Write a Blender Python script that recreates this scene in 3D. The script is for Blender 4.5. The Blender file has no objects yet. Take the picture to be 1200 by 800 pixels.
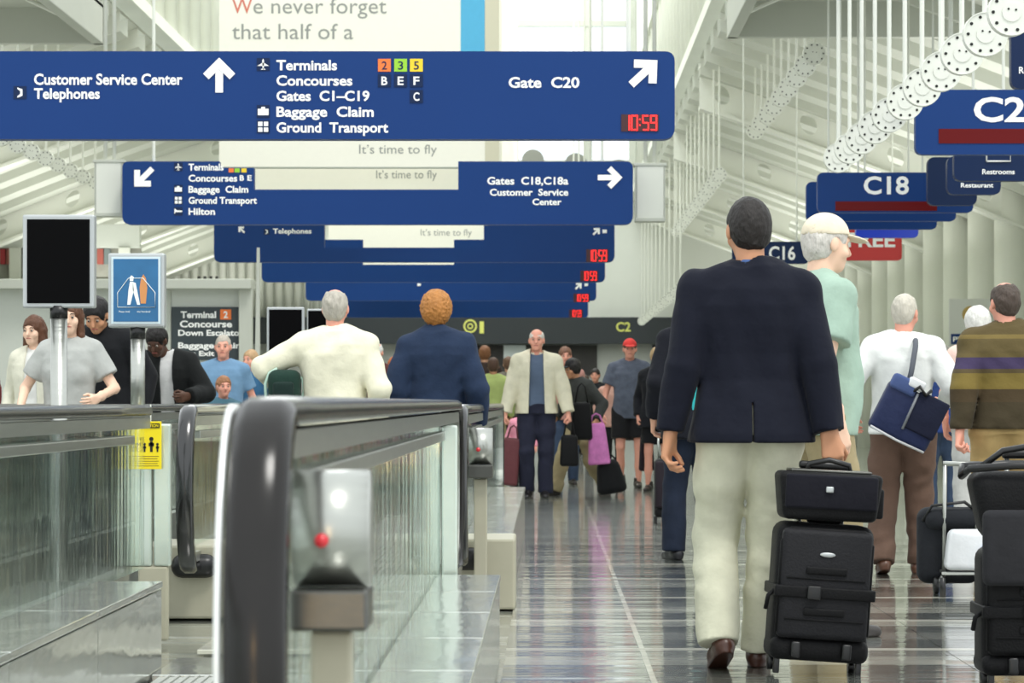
import bpy, bmesh, math, random
import numpy as np
from mathutils import Vector, Matrix
random.seed(7)
SC = bpy.context.scene
COL = SC.collection
# ---------------------------------------------------------------- camera, world, light, exposure
F = 3400.0            # focal length in pixels of a 1200 px wide frame
VX, VY = 642.0, 471.0  # vanishing point of the concourse axis
cam = bpy.data.cameras.new('camera'); camo = bpy.data.objects.new('camera', cam); COL.objects.link(camo)
cam.sensor_width = 36.0; cam.lens = 36.0*F/1200.0
cam.shift_x = (600-VX)/1200.0; cam.shift_y = (VY-400)/1200.0
camo.location = (0, 0, 1.0); camo.rotation_euler = (math.pi/2, 0, 0)
cam.clip_start = 0.05; cam.clip_end = 500
cam.dof.use_dof = True; cam.dof.focus_distance = 13.0; cam.dof.aperture_fstop = 10.0
SC.camera = camo
SC.cycles.transparent_max_bounces = 24   # many glass balustrades stand behind one another
W = bpy.data.worlds.new('World'); SC.world = W; W.use_nodes = True
_bg = W.node_tree.nodes['Background']; _bg.inputs[0].default_value = (0.93, 0.98, 1.0, 1); _bg.inputs[1].default_value = 1.3
SC.view_settings.view_transform = 'Standard'; SC.view_settings.look = 'None'
SC.view_settings.exposure = 0.30; SC.view_settings.gamma = 1.0; SC.view_settings.use_curve_mapping = False
def sun(name, rot, e, ang, col):
    l = bpy.data.lights.new(name, 'SUN'); l.energy = e; l.angle = math.radians(ang); l.color = col
    o = bpy.data.objects.new(name, l); o.rotation_euler = [math.radians(a) for a in rot]; COL.objects.link(o); return o
sun('daylight_sun', (24, 18, 0), 1.3, 14, (1.0, 0.98, 0.93))
def area(name, loc, rot, sx, sy, e, col=(1, 1, 1)):
    l = bpy.data.lights.new(name, 'AREA'); l.shape = 'RECTANGLE'; l.size = sx; l.size_y = sy; l.energy = e; l.color = col
    o = bpy.data.objects.new(name, l); o.location = loc; o.rotation_euler = [math.radians(a) for a in rot]; COL.objects.link(o); return o
area('skylight_light', (-1.7, 55, 15), (0, 0, 0), 7, 44, 2600, (0.97, 1.0, 0.97))
area('warm_shop_light', (-0.9, -2.6, 0.62), (90, 0, 0), 0.9, 0.10, 12, (1.0, 0.62, 0.25))
area('added_ceiling_fill_right', (5.2, 54, 3.45), (180, 0, 0), 1.6, 46, 520, (1.0, 1.0, 0.95))  # added fill aimed upward to brighten the right aisle ceiling, no fixture there
area('added_ceiling_fill_left', (-8.6, 54, 3.45), (180, 0, 0), 1.6, 46, 480, (1.0, 1.0, 0.95))  # same added upward fill for the left aisle ceiling, not a real lamp

# ---------------------------------------------------------------- materials
MATS = {}
def srgb(r, g, b):
    return tuple(((c/255.0)/12.92 if c/255.0 <= 0.04045 else ((c/255.0+0.055)/1.055)**2.4) for c in (r, g, b))
def mat(name, rgb, rough=0.6, metal=0.0, var=0.0, scale=20.0, bump=0.0, bscale=60.0, stretch=(1, 1, 1), emit=0.0, spec=0.5, coat=0.0, sheen=0.0):
    if name in MATS: return MATS[name]
    m = bpy.data.materials.new(name); m.use_nodes = True; nt = m.node_tree; b = nt.nodes['Principled BSDF']
    c = srgb(*rgb)
    b.inputs['Base Color'].default_value = (*c, 1); b.inputs['Roughness'].default_value = rough
    b.inputs['Metallic'].default_value = metal; b.inputs['Specular IOR Level'].default_value = spec
    if coat: b.inputs['Coat Weight'].default_value = coat; b.inputs['Coat Roughness'].default_value = 0.1
    if sheen: b.inputs['Sheen Weight'].default_value = sheen
    if emit: b.inputs['Emission Color'].default_value = (*c, 1); b.inputs['Emission Strength'].default_value = emit
    tc = nt.nodes.new('ShaderNodeTexCoord'); mp = nt.nodes.new('ShaderNodeMapping'); mp.inputs['Scale'].default_value = stretch
    nt.links.new(tc.outputs['Object'], mp.inputs[0])
    if var:
        n = nt.nodes.new('ShaderNodeTexNoise'); n.inputs['Scale'].default_value = scale; n.inputs['Detail'].default_value = 4
        nt.links.new(mp.outputs[0], n.inputs['Vector'])
        mx = nt.nodes.new('ShaderNodeMix'); mx.data_type = 'RGBA'
        mx.inputs[6].default_value = (*[max(0, q*(1-var)) for q in c], 1); mx.inputs[7].default_value = (*[min(1, q*(1+var)) for q in c], 1)
        nt.links.new(n.outputs[0], mx.inputs[0]); nt.links.new(mx.outputs[2], b.inputs['Base Color'])
    if bump:
        n2 = nt.nodes.new('ShaderNodeTexNoise'); n2.inputs['Scale'].default_value = bscale; n2.inputs['Detail'].default_value = 3
        nt.links.new(mp.outputs[0], n2.inputs['Vector'])
        bp = nt.nodes.new('ShaderNodeBump'); bp.inputs['Strength'].default_value = bump; bp.inputs['Distance'].default_value = 0.01
        nt.links.new(n2.outputs[0], bp.inputs['Height']); nt.links.new(bp.outputs[0], b.inputs['Normal'])
    MATS[name] = m; return m
def cloth(name, rgb, var=0.16, rough=0.85, bump=0.8, bscale=13):
    return mat(name, rgb, rough=rough, var=var, scale=14, bump=bump, bscale=bscale, spec=0.2, sheen=0.04)
def glass(name, tint, refl=0.12, rough=0.03, streak=False):
    if name in MATS: return MATS[name]
    m = bpy.data.materials.new(name); m.use_nodes = True; nt = m.node_tree; nt.nodes.clear()
    o = nt.nodes.new('ShaderNodeOutputMaterial'); mx = nt.nodes.new('ShaderNodeMixShader')
    t = nt.nodes.new('ShaderNodeBsdfTransparent'); t.inputs[0].default_value = (*tint, 1)
    g = nt.nodes.new('ShaderNodeBsdfGlossy'); g.inputs['Roughness'].default_value = rough; g.inputs[0].default_value = (0.95, 1, 0.97, 1)
    lw = nt.nodes.new('ShaderNodeFresnel'); lw.inputs[0].default_value = 1.32
    ad = nt.nodes.new('ShaderNodeMath'); ad.operation = 'MULTIPLY_ADD'; ad.use_clamp = True; ad.inputs[1].default_value = 0.66; ad.inputs[2].default_value = refl
    nt.links.new(lw.outputs[0], ad.inputs[0]); nt.links.new(ad.outputs[0], mx.inputs[0])
    if streak:
        tc = nt.nodes.new('ShaderNodeTexCoord'); mp = nt.nodes.new('ShaderNodeMapping'); mp.inputs['Scale'].default_value = (2.2, 2.2, 0.2)
        n = nt.nodes.new('ShaderNodeTexNoise'); n.inputs['Scale'].default_value = 3; n.inputs['Detail'].default_value = 2
        bp = nt.nodes.new('ShaderNodeBump'); bp.inputs['Strength'].default_value = 0.3; bp.inputs['Distance'].default_value = 0.02
        nt.links.new(tc.outputs['Object'], mp.inputs[0]); nt.links.new(mp.outputs[0], n.inputs['Vector'])
        nt.links.new(n.outputs[0], bp.inputs['Height']); nt.links.new(bp.outputs[0], g.inputs['Normal'])
    nt.links.new(t.outputs[0], mx.inputs[1]); nt.links.new(g.outputs[0], mx.inputs[2]); nt.links.new(mx.outputs[0], o.inputs[0])
    MATS[name] = m; return m
M_WHITE = mat('white_paint', (222, 224, 214), 0.55, var=0.04, scale=2)
M_WALL = mat('pale_wall_paint', (214, 217, 208), 0.7, var=0.05, scale=1.5)
M_DECKING = mat('ribbed_ceiling_paint', (196, 199, 188), 0.7, var=0.04, scale=2)
M_FRAME = mat('grey_frame_paint', (190, 193, 182), 0.6, var=0.04, scale=3)
M_STEEL = mat('brushed_steel', (176, 178, 172), 0.3, 0.9, var=0.08, scale=6, bump=0.12, bscale=5, stretch=(1, 1, 8))
M_DECK = mat('polished_deck_steel', (222, 224, 218), 0.15, 0.8, var=0.10, scale=5, bump=0.8, bscale=5, stretch=(1, .35, 1))
M_DARKSTEEL = mat('dark_steel', (92, 92, 88), 0.3, 0.85, var=0.1, bump=0.05)
M_RUBBER = mat('black_handrail_rubber', (14, 14, 15), 0.22, 0.0, var=0.15, coat=0.7)
M_RAILGREY = mat('worn_handrail_grey', (30, 28, 27), 0.2, 0.0, var=0.3, scale=8, coat=0.0, spec=0.32)
M_BLUE = mat('sign_blue', (17, 56, 116), 0.45, var=0.04, scale=1.5, spec=0.2)
M_DKBLUE = mat('sign_dark_blue', (20, 40, 76), 0.45, var=0.05, scale=2, spec=0.2)
M_TXT = mat('sign_white_lettering', (250, 250, 247), 0.5)
M_RED = mat('led_red', (255, 40, 40), 0.4, emit=1.2)
M_LEDBACK = mat('led_dark_red_panel', (100, 16, 18), 0.4, spec=0.15)
M_BLACK = mat('black_plastic', (12, 12, 13), 0.35)
M_SCREEN = mat('dark_screen', (3, 3, 4), 0.4, spec=0.06)
M_SILVER = mat('silver_bezel', (178, 182, 182), 0.35, 0.5)
M_BEIGE = mat('beige_post_paint', (172, 168, 148), 0.5, var=0.05)
M_GLASS = glass('balustrade_glass', (0.965, 0.985, 0.975), 0.06, 0.05, True)
M_WGLASS = glass('window_glass', (0.97, 0.99, 1.0), 0.02)

# ---------------------------------------------------------------- helpers
def tag(o, label=None, cat=None, group=None, kind=None):
    if label: o['label'] = label
    if cat: o['category'] = cat
    if group: o['group'] = group
    if kind: o['kind'] = kind
    return o
def empty(name, loc=(0, 0, 0), rz=0.0, label=None, cat=None, group=None):
    o = bpy.data.objects.new(name, None); COL.objects.link(o); o.location = loc; o.rotation_euler = (0, 0, rz)
    o.empty_display_size = 0.1
    return tag(o, label, cat, group)
def link(name, me, m=None, parent=None, smooth=False):
    if m is not None and not me.materials: me.materials.append(m)
    if smooth: me.polygons.foreach_set('use_smooth', [True]*len(me.polygons))
    o = bpy.data.objects.new(name, me); COL.objects.link(o)
    if parent: o.parent = parent
    return o
def bm_obj(name, bm, m=None, parent=None, smooth=False):
    me = bpy.data.meshes.new(name); bmesh.ops.recalc_face_normals(bm, faces=bm.faces); bm.to_mesh(me); bm.free()
    return link(name, me, m, parent, smooth)
def rotm(rx=0, ry=0, rz=0):
    return (Matrix.Rotation(math.radians(rz), 4, 'Z') @ Matrix.Rotation(math.radians(ry), 4, 'Y') @ Matrix.Rotation(math.radians(rx), 4, 'X'))
def add_box(bm, c, s, bev=0.0, rot=None, seg=2, taper=1.0):
    r = bmesh.ops.create_cube(bm, size=1.0); vs = r['verts']
    for v in vs:
        v.co = Vector((v.co.x*s[0], v.co.y*s[1], v.co.z*s[2]))
        if taper != 1.0 and v.co.z > 0: v.co.x *= taper; v.co.y *= taper
    if bev:
        es = list({e for v in vs for e in v.link_edges})
        rr = bmesh.ops.bevel(bm, geom=es, offset=bev, segments=seg, affect='EDGES', profile=0.5)
        vs = list({v for f in rr['faces'] for v in f.verts} | {v for v in vs if v.is_valid})
    Mx = Matrix.Translation(Vector(c)) @ (rot if rot else Matrix.Identity(4))
    for v in vs: v.co = Mx @ v.co
    return vs
def box(name, m, c, s, parent=None, bev=0.0, rot=None, seg=2, taper=1.0, smooth=False):
    bm = bmesh.new(); add_box(bm, c, s, bev, rot, seg, taper); return bm_obj(name, bm, m, parent, smooth)
def add_cyl(bm, a, b, r, r2=None, n=12, caps=True):
    a = Vector(a); b = Vector(b); d = b-a; q = d.to_track_quat('Z', 'Y').to_matrix().to_4x4()
    Mx = Matrix.Translation((a+b)/2) @ q
    bmesh.ops.create_cone(bm, cap_ends=caps, segments=n, radius1=r, radius2=(r if r2 is None else r2), depth=d.length, matrix=Mx)
def cyl(name, m, a, b, r, parent=None, r2=None, n=12):
    bm = bmesh.new(); add_cyl(bm, a, b, r, r2, n); return bm_obj(name, bm, m, parent, True if n >= 8 else False)
def sweep(bm, pts, prof, closed=False, up=None):
    """sweep a closed 2-D profile [(u,v)] along pts lying in a YZ-like plane; u = X axis, v = path normal"""
    rings = []
    n = len(pts)
    for i, p in enumerate(pts):
        p = Vector(p); a = Vector(pts[max(i-1, 0)]); b = Vector(pts[min(i+1, n-1)])
        t = (b-a).normalized(); side = Vector((1, 0, 0)) if up is None else Vector(up)
        nn = side.cross(t).normalized(); ss = t.cross(nn).normalized()
        rings.append([bm.verts.new(p + ss*u + nn*v) for u, v in prof])
    k = len(prof)
    for i in range(n-1):
        for j in range(k):
            bm.faces.new((rings[i][j], rings[i][(j+1) % k], rings[i+1][(j+1) % k], rings[i+1][j]))
    bm.faces.new(rings[0]); bm.faces.new(list(reversed(rings[-1])))
def tube(name, m, pts, r, parent=None, n=8, up=None):
    bm = bmesh.new()
    rings = []; N = len(pts)
    last = None
    for i, p in enumerate(pts):
        p = Vector(p); t = (Vector(pts[min(i+1, N-1)])-Vector(pts[max(i-1, 0)])).normalized()
        ref = Vector((0, 0, 1)) if abs(t.z) < 0.9 else Vector((1, 0, 0))
        if last is not None: ref = last
        a = (ref - t*ref.dot(t)).normalized(); b = t.cross(a); last = a
        rr = r[i] if isinstance(r, (list, tuple)) else r
        rings.append([bm.verts.new(p + a*math.cos(2*math.pi*j/n)*rr + b*math.sin(2*math.pi*j/n)*rr) for j in range(n)])
    for i in range(N-1):
        for j in range(n): bm.faces.new((rings[i][j], rings[i][(j+1) % n], rings[i+1][(j+1) % n], rings[i+1][j]))
    bm.faces.new(rings[0]); bm.faces.new(rings[-1])
    return bm_obj(name, bm, m, parent, True)
def prism(name, m, poly, y0, y1, parent=None):
    """polygon in XZ extruded from y0 to y1"""
    bm = bmesh.new(); a = [bm.verts.new((x, y0, z)) for x, z in poly]; b = [bm.verts.new((x, y1, z)) for x, z in poly]
    n = len(poly)
    from mathutils.geometry import tessellate_polygon
    for tr in tessellate_polygon([[Vector((x, z, 0)) for x, z in poly]]):
        bm.faces.new([a[q] for q in tr]); bm.faces.new([b[q] for q in reversed(tr)])
    for i in range(n): bm.faces.new((a[i], a[(i+1) % n], b[(i+1) % n], b[i]))
    return bm_obj(name, bm, m, parent)
def round_poly(pts, rs, seg=5):
    out = []; n = len(pts)
    for i in range(n):
        p = Vector((*pts[i], 0)); a = Vector((*pts[i-1], 0)); b = Vector((*pts[(i+1) % n], 0)); r = rs[i] if isinstance(rs, (list, tuple)) else rs
        if r <= 0: out.append((p.x, p.y)); continue
        d1 = (a-p).normalized()*r; d2 = (b-p).normalized()*r
        for k in range(seg+1):
            t = k/seg; q = p + d1*(1-t)**2 + d2*t**2; out.append((q.x, q.y))
    return out
def text_mesh(s, bold=0.02):
    cu = bpy.data.curves.new('t', 'FONT'); cu.body = s; cu.size = 1.0; cu.offset = bold; cu.resolution_u = 3; cu.fill_mode = 'BOTH'
    o = bpy.data.objects.new('t', cu); COL.objects.link(o); bpy.context.view_layer.update()
    me = bpy.data.meshes.new_from_object(o.evaluated_get(bpy.context.evaluated_depsgraph_get()))
    bpy.data.objects.remove(o); bpy.data.curves.remove(cu); return me
def text(name, s, m, x0, x1, zb, zt, y, parent=None, bold=0.024, desc=False, depth=0.0):
    """lettering facing -Y, fitted to x0..x1 and, for capitals, zb..zt"""
    me = text_mesh(s, bold); n = len(me.vertices); co = np.empty(n*3); me.vertices.foreach_get('co', co); co = co.reshape(-1, 3)
    x = co[:, 0]; z = co[:, 1]; capm = 0.73 if True else 1
    w = (x.max()-x.min()) or 1
    X = x0 + (x-x.min())/w*(x1-x0); Z = zb + z/capm*(zt-zb)
    me.vertices.foreach_set('co', np.stack([X, np.full(n, y), Z], 1).ravel()); me.update()
    me.flip_normals() if False else None
    return link(name, me, m, parent)
def px(x, s): return (x-VX)/s
def pz(y, s): return 1.0 + (VY-y)/s
# ---------------------------------------------------------------- large structure
YE = 78.0     # end wall
def struct(name, o): o['kind'] = 'structure'; return o
def floor_mat(name, rgb, rough, vein, bands=False):
    m = bpy.data.materials.new(name); m.use_nodes = True; nt = m.node_tree; b = nt.nodes['Principled BSDF']
    tc = nt.nodes.new('ShaderNodeNewGeometry'); n = nt.nodes.new('ShaderNodeTexNoise'); n.inputs['Scale'].default_value = 2.2; n.inputs['Detail'].default_value = 8; n.inputs['Roughness'].default_value = 0.7
    mp = nt.nodes.new('ShaderNodeMapping'); mp.inputs['Scale'].default_value = (0.55, 2.2, 1)
    nt.links.new(tc.outputs['Position'], mp.inputs[0]); nt.links.new(mp.outputs[0], n.inputs['Vector'])
    cr = nt.nodes.new('ShaderNodeValToRGB'); c = srgb(*rgb)
    cr.color_ramp.elements[0].position = 0.35; cr.color_ramp.elements[1].position = 0.7
    cr.color_ramp.elements[0].color = (*[q*(1-vein) for q in c], 1); cr.color_ramp.elements[1].color = (*[min(1, q*(1+vein)) for q in c], 1)
    nt.links.new(n.outputs[0], cr.inputs[0]); nt.links.new(cr.outputs[0], b.inputs['Base Color'])
    if bands:
        sp = nt.nodes.new('ShaderNodeSeparateXYZ'); nt.links.new(tc.outputs['Position'], sp.inputs[0])
        dv = nt.nodes.new('ShaderNodeMath'); dv.operation = 'MODULO'; dv.inputs[1].default_value = 1.55
        nt.links.new(sp.outputs[1], dv.inputs[0])
        c2 = nt.nodes.new('ShaderNodeValToRGB'); c2.color_ramp.interpolation = 'CONSTANT'
        e = c2.color_ramp.elements; e[0].position = 0; e[0].color = (.62, .64, .58, 1); e[1].position = 0.10/1.55*1.0; e[1].color = (*[q*.9 for q in c], 1)
        for p, q in ((.36, 1.5), (.52, .75), (.78, 1.7)):
            k = e.new(p); k.color = (*[min(1, w*q) for w in c], 1)
        d2 = nt.nodes.new('ShaderNodeMath'); d2.operation = 'DIVIDE'; d2.inputs[1].default_value = 1.55
        nt.links.new(dv.outputs[0], d2.inputs[0]); nt.links.new(d2.outputs[0], c2.inputs[0])
        mx = nt.nodes.new('ShaderNodeMix'); mx.data_type = 'RGBA'; mx.inputs[0].default_value = 0.75
        nt.links.new(cr.outputs[0], mx.inputs[6]); nt.links.new(c2.outputs[0], mx.inputs[7]); nt.links.new(mx.outputs[2], b.inputs['Base Color'])
    n3 = nt.nodes.new('ShaderNodeTexNoise'); n3.inputs['Scale'].default_value = 1.0; n3.inputs['Detail'].default_value = 3; mp3 = nt.nodes.new('ShaderNodeMapping'); mp3.inputs['Scale'].default_value = (0.5, 6.0, 1); nt.links.new(tc.outputs['Position'], mp3.inputs[0]); nt.links.new(mp3.outputs[0], n3.inputs['Vector'])
    bp = nt.nodes.new('ShaderNodeBump'); bp.inputs['Strength'].default_value = 1.0; bp.inputs['Distance'].default_value = 0.0035; nt.links.new(n3.outputs[0], bp.inputs['Height']); nt.links.new(bp.outputs[0], b.inputs['Normal']); nt.links.new(bp.outputs[0], b.inputs['Coat Normal'])
    b.inputs['Roughness'].default_value = rough; b.inputs['Specular IOR Level'].default_value = 1.0
    b.inputs['Coat Weight'].default_value = 1.0; b.inputs['Coat Roughness'].default_value = 0.07; b.inputs['Coat IOR'].default_value = 1.8
    return m
FT = [floor_mat('dark_green_terrazzo', (62, 68, 62), 0.3, .35), floor_mat('grey_terrazzo', (120, 122, 114), 0.3, .25),
      floor_mat('mid_grey_terrazzo', (104, 108, 101), 0.28, .3), floor_mat('pale_terrazzo', (172, 173, 160), 0.3, .2)]
FL = floor_mat('cream_terrazzo_strip', (226, 224, 208), 0.3, .08)
FB = floor_mat('banded_terrazzo', (134, 138, 128), 0.3, .25, True)
fl = struct('floor', box('floor', FB, (-2.0, 42, -0.10), (26, 96, 0.18)))   # top at -0.01, the tiles stand on it
# tiles, one by one, where the photograph lets them be told apart
XS = [-0.17, 0.38, 1.6, 2.82, 4.04, 5.3]
tile_cache = {}
def tile(x0, x1, y0, y1, m, nm='floor_tile'):
    g = 0.004; k = (round(x1-x0, 3), round(y1-y0, 3), m.name)
    if k not in tile_cache:
        bm = bmesh.new(); add_box(bm, (0, 0, -0.005), (x1-x0-g, y1-y0-g, 0.010)); me = bpy.data.meshes.new(nm); bm.to_mesh(me); bm.free(); me.materials.append(m); tile_cache[k] = me
    o = bpy.data.objects.new(nm, tile_cache[k]); COL.objects.link(o); o.parent = fl; o.location = ((x0+x1)/2, (y0+y1)/2, 0); return o
for i in range(5, 14):
    y0 = 0.0 + i*1.55 - 0.70
    for j in range(len(XS)-1):
        tile(XS[j], XS[j+1], y0, y0+0.10, FL, 'light_strip')
        for (a, b) in ((0.10, 0.52), (0.52, 0.90), (0.90, 1.26), (1.26, 1.55)):
            tile(XS[j], XS[j+1], y0+a, y0+b, FT[((0, 3, 1, 0), (2, 0, 3, 1), (0, 1, 0, 3))[(i+(j > 2)) % 3][int(a*3.1)]])
box('seam_strip', FL, (0.38, 20, 0.0012), (0.022, 26, 0.002), fl)
b0 = 14*1.55-0.70-0.0
tag(box('far_paving', FB, (3.0, (b0+YE)/2, -0.005), (10, YE-b0, 0.0098), fl))
# walls
def wall(name, m, c, s): return struct(name, box(name, m, c, s))
wall('wall_right', M_WALL, (7.75, 47, 2.2), (0.2, 62, 4.6))
wall('wall_left', M_WALL, (-11.1, 47, 2.2), (0.2, 62, 4.6))
# upper (clerestory) walls with vertical tubes
def upper(name, X, sgn):
    w = struct(name, box(name, M_WHITE, (X+sgn*0.15, 55, 10.2), (0.12, 46, 7.6)))
    bm = bmesh.new(); add_cyl(bm, (0, 0, 6.55), (0, 0, 13.9), 0.11, n=10); me = bpy.data.meshes.new('tube'); bm.to_mesh(me); bm.free(); me.materials.append(M_WHITE)
    me.polygons.foreach_set('use_smooth', [True]*len(me.polygons))
    for k in range(30):
        o = bpy.data.objects.new('wall_tube', me); COL.objects.link(o); o.parent = w; o.location = (X, 33+k*1.5, 0)
    box('ledge', M_WHITE, (X-sgn*.1, 55, 6.5), (0.3, 46, 0.18), w)
    box('ledge', M_WHITE, (X-sgn*.05, 55, 9.6), (0.22, 46, 0.14), w)
    return w
upper('wall_upper_right', 2.45, 1)
upper('wall_upper_left', -5.85, -1)
# aisle roofs: curved, ribbed across the aisle
def roof_pt(t, sgn):   # t 0 at the outer wall, 1 at the centre
    x = 7.6 - t*5.3; z = 4.2 + 2.0*(1.15*t-.15*t*t)
    return (x if sgn > 0 else -3.4-x, z)
def aisle(name, sgn):
    bm = bmesh.new(); N = 12
    rows = []
    ys = []; y = 31.0
    while y < YE:
        ys += [(y, 0), (y+.85, 0), (y+.86, .26), (y+1.55, .26), (y+1.56, 0)]; y += 1.7
    for (yy, dz) in ys:
        rows.append([bm.verts.new((roof_pt(k/N, sgn)[0], yy, roof_pt(k/N, sgn)[1]-dz)) for k in range(N+1)])
    for a, b in zip(rows[:-1], rows[1:]):
        for k in range(N): bm.faces.new((a[k], a[k+1], b[k+1], b[k]))
    r = bm_obj(name, bm, M_DECKING); r['kind'] = 'structure'
    # arch beams with oval holes
    for n, yb in enumerate((44.0, 53.0, 62.0, 71.0)):
        h = 0.62; top = [roof_pt(k/16, sgn) for k in range(17)]
        bm = bmesh.new()
        # web built as a strip with rectangular gaps filled by rings around holes
        def pt(t, v): x, z = roof_pt(t, sgn); return (x, z-0.12-v*h)
        L = []
        cells = 8
        for c in range(cells):
            t0, t1 = c/cells, (c+1)/cells
            outer = []; inner = []
            K = 16
            for q in range(K):
                a = 2*math.pi*q/K
                ca, sa = math.cos(a), math.sin(a); mxx = max(abs(ca), abs(sa))
                outer.append(((t0+t1)/2+ca/mxx*(t1-t0)/2, 0.5+sa/mxx*0.5))
                hr = (0.20, 0.24) if c % 2 == 1 else (0.02, 0.02)
                inner.append(((t0+t1)/2+ca*hr[0]*(t1-t0), 0.5+sa*hr[1]))
            for yy in (yb, yb+0.10):
                vo = [bm.verts.new((pt(*p)[0], yy, pt(*p)[1])) for p in outer]; vi = [bm.verts.new((pt(*p)[0], yy, pt(*p)[1])) for p in inner]
                for q in range(K): bm.faces.new((vo[q], vo[(q+1) % K], vi[(q+1) % K], vi[q]))
                if yy == yb: first = vi
                else:
                    for q in range(K): bm.faces.new((first[q], first[(q+1) % K], vi[(q+1) % K], vi[q]))
                if c % 2 == 0 : bm.faces.new(vi)
        bmo = bm_obj('arch_beam', bm, M_WHITE, r)
        for v in (0.0, 1.0):
            bm = bmesh.new(); rr = []
            for k in range(17):
                x, z = pt(k/16, v); rr.append([bm.verts.new((x, yb-.13, z-.025)), bm.verts.new((x, yb+.23, z-.025)), bm.verts.new((x, yb+.23, z+.025)), bm.verts.new((x, yb-.13, z+.025))])
            for a, b in zip(rr[:-1], rr[1:]):
                for q in range(4): bm.faces.new((a[q], a[(q+1) % 4], b[(q+1) % 4], b[q]))
            bm.faces.new(rr[0]); bm.faces.new(rr[-1])
            bm_obj('beam_flange', bm, M_WHITE, r)
    return r
aisle('ceiling_right', 1); aisle('ceiling_left', -1)
# end wall with arched window
S_E = F/YE
zw0, zw1 = 7.4, pz(-8, S_E)
xw0, xw1 = -5.6, px(741, S_E)
ew = empty('wall_end', (0, 0, 0)); ew['kind'] = 'structure'
def ebox(nm, m, x0, x1, z0, z1, y=YE, d=0.2, par=None): return box(nm, m, ((x0+x1)/2, y+d/2, (z0+z1)/2), (x1-x0, d, z1-z0), par if par else ew)
ebox('wall_panel', M_WALL, -11.2, xw0, 3.27, 14.2); ebox('wall_panel', M_WALL, xw1, 7.9, 3.27, 14.2)
ebox('wall_panel', M_WALL, xw0, xw1, 3.27, zw0)
ebox('wall_panel', mat('far_grey_wall', (168, 170, 166), 0.7, var=.05), -11.2, 7.9, 0, 2.56)
ebox('fascia', mat('dark_fascia', (38, 44, 48), 0.4, var=.1), -11.2, 7.9, 2.56, 3.27, YE-0.4, 0.5)
for k in range(26):   # vertical flutes left
    cyl('wall_tube', M_WHITE, (-11+k*0.21*1.2, YE-.05, 3.3), (-11+k*0.21*1.2, YE-.05, 7.2), 0.10, ew, n=8)
wn = empty('window_1', (0, 0, 0)); wn['kind'] = 'structure'
box('window_pane', M_WGLASS, ((xw0+xw1)/2, YE+.12, (zw0+13.3)/2), (xw1-xw0, .02, 13.3-zw0), wn)
rr = 0.75
corner = [(xw1, 11.45)] + [(xw1-rr+rr*math.cos(a), 11.45+rr*1.2*math.sin(a)) for a in [math.pi/2*k/8 for k in range(1, 9)]] + [(xw1-rr, 14.2), (xw1+.1, 14.2), (xw1+.1, 11.45)]
prism('arch_corner', M_WALL, corner, YE-.02, YE+.2, wn)
ebox('window_head', M_WALL, xw0, xw1-rr+.02, 12.35, 14.2, YE-.02, .2, wn)
for xx in (xw0, px(604, S_E), px(690, S_E), px(528, S_E), px(440, S_E), xw1):
    ebox('mullion', M_FRAME, xx-.09, xx+.09, zw0, 12.4, YE-.08, .16, wn)
for yy in (28,):
    z = pz(yy, S_E); ebox('transom', M_FRAME, xw0, xw1, z-.08, z+.08, YE-.10, .16, wn)
ebox('sill', M_FRAME, xw0, xw1, zw0-.1, zw0+.1, YE-.10, .2, wn)
ebox('transom', M_FRAME, xw0, xw1, pz(100, S_E)-.08, pz(100, S_E)+.08, YE-.10, .16, wn)
# curved arch with round holes under the window
for k in range(7):
    x0 = -5.5+k*1.15; zc = 6.4+1.1*math.cos((x0+1.7)/4.2)
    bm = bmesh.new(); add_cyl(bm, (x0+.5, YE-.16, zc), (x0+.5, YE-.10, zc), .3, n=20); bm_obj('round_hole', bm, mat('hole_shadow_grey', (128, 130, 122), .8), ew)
pts = [(-5.6+k*.41, YE-.2, 5.6+1.1*math.cos((-5.6+k*.41+1.7)/4.2)) for k in range(20)]
tube('arch_rib', M_FRAME, pts, .12, ew, 8)
# end wall signs, yellow lettering on the fascia
s = F/(YE-.45)
text('lettering', 'C2', mat('yellow_lettering', (214, 216, 112), .5), px(722, s), px(739, s), pz(388, s), pz(377, s), YE-.42, ew)
text('lettering', '1', MATS['yellow_lettering'], px(562, s), px(567, s), pz(390, s), pz(376, s), YE-.42, ew)
for r0, r1 in ((8, 6), (3.5, 2)):
    bm = bmesh.new(); n = 20; c = (px(551, s), pz(382, s)); R0, R1 = r0/s, r1/s
    a = [bm.verts.new((c[0]+R0*math.cos(t*2*math.pi/n), YE-.42, c[1]+R0*math.sin(t*2*math.pi/n))) for t in range(n)]
    b = [bm.verts.new((c[0]+R1*math.cos(t*2*math.pi/n), YE-.42, c[1]+R1*math.sin(t*2*math.pi/n))) for t in range(n)]
    for q in range(n): bm.faces.new((a[q], a[(q+1) % n], b[(q+1) % n], b[q]))
    bm_obj('clock_symbol', bm, MATS['yellow_lettering'], ew)
# dark shop openings, notices in the end wall
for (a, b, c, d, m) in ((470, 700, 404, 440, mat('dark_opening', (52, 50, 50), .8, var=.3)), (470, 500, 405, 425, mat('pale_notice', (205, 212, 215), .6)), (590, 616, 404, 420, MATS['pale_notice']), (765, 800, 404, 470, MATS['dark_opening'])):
    ebox('shop_opening' if m is MATS['dark_opening'] else 'notice', m, px(a, s), px(b, s), pz(d, s), pz(c, s), YE-.06 if m is MATS['dark_opening'] else YE-.1, .05)
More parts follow.
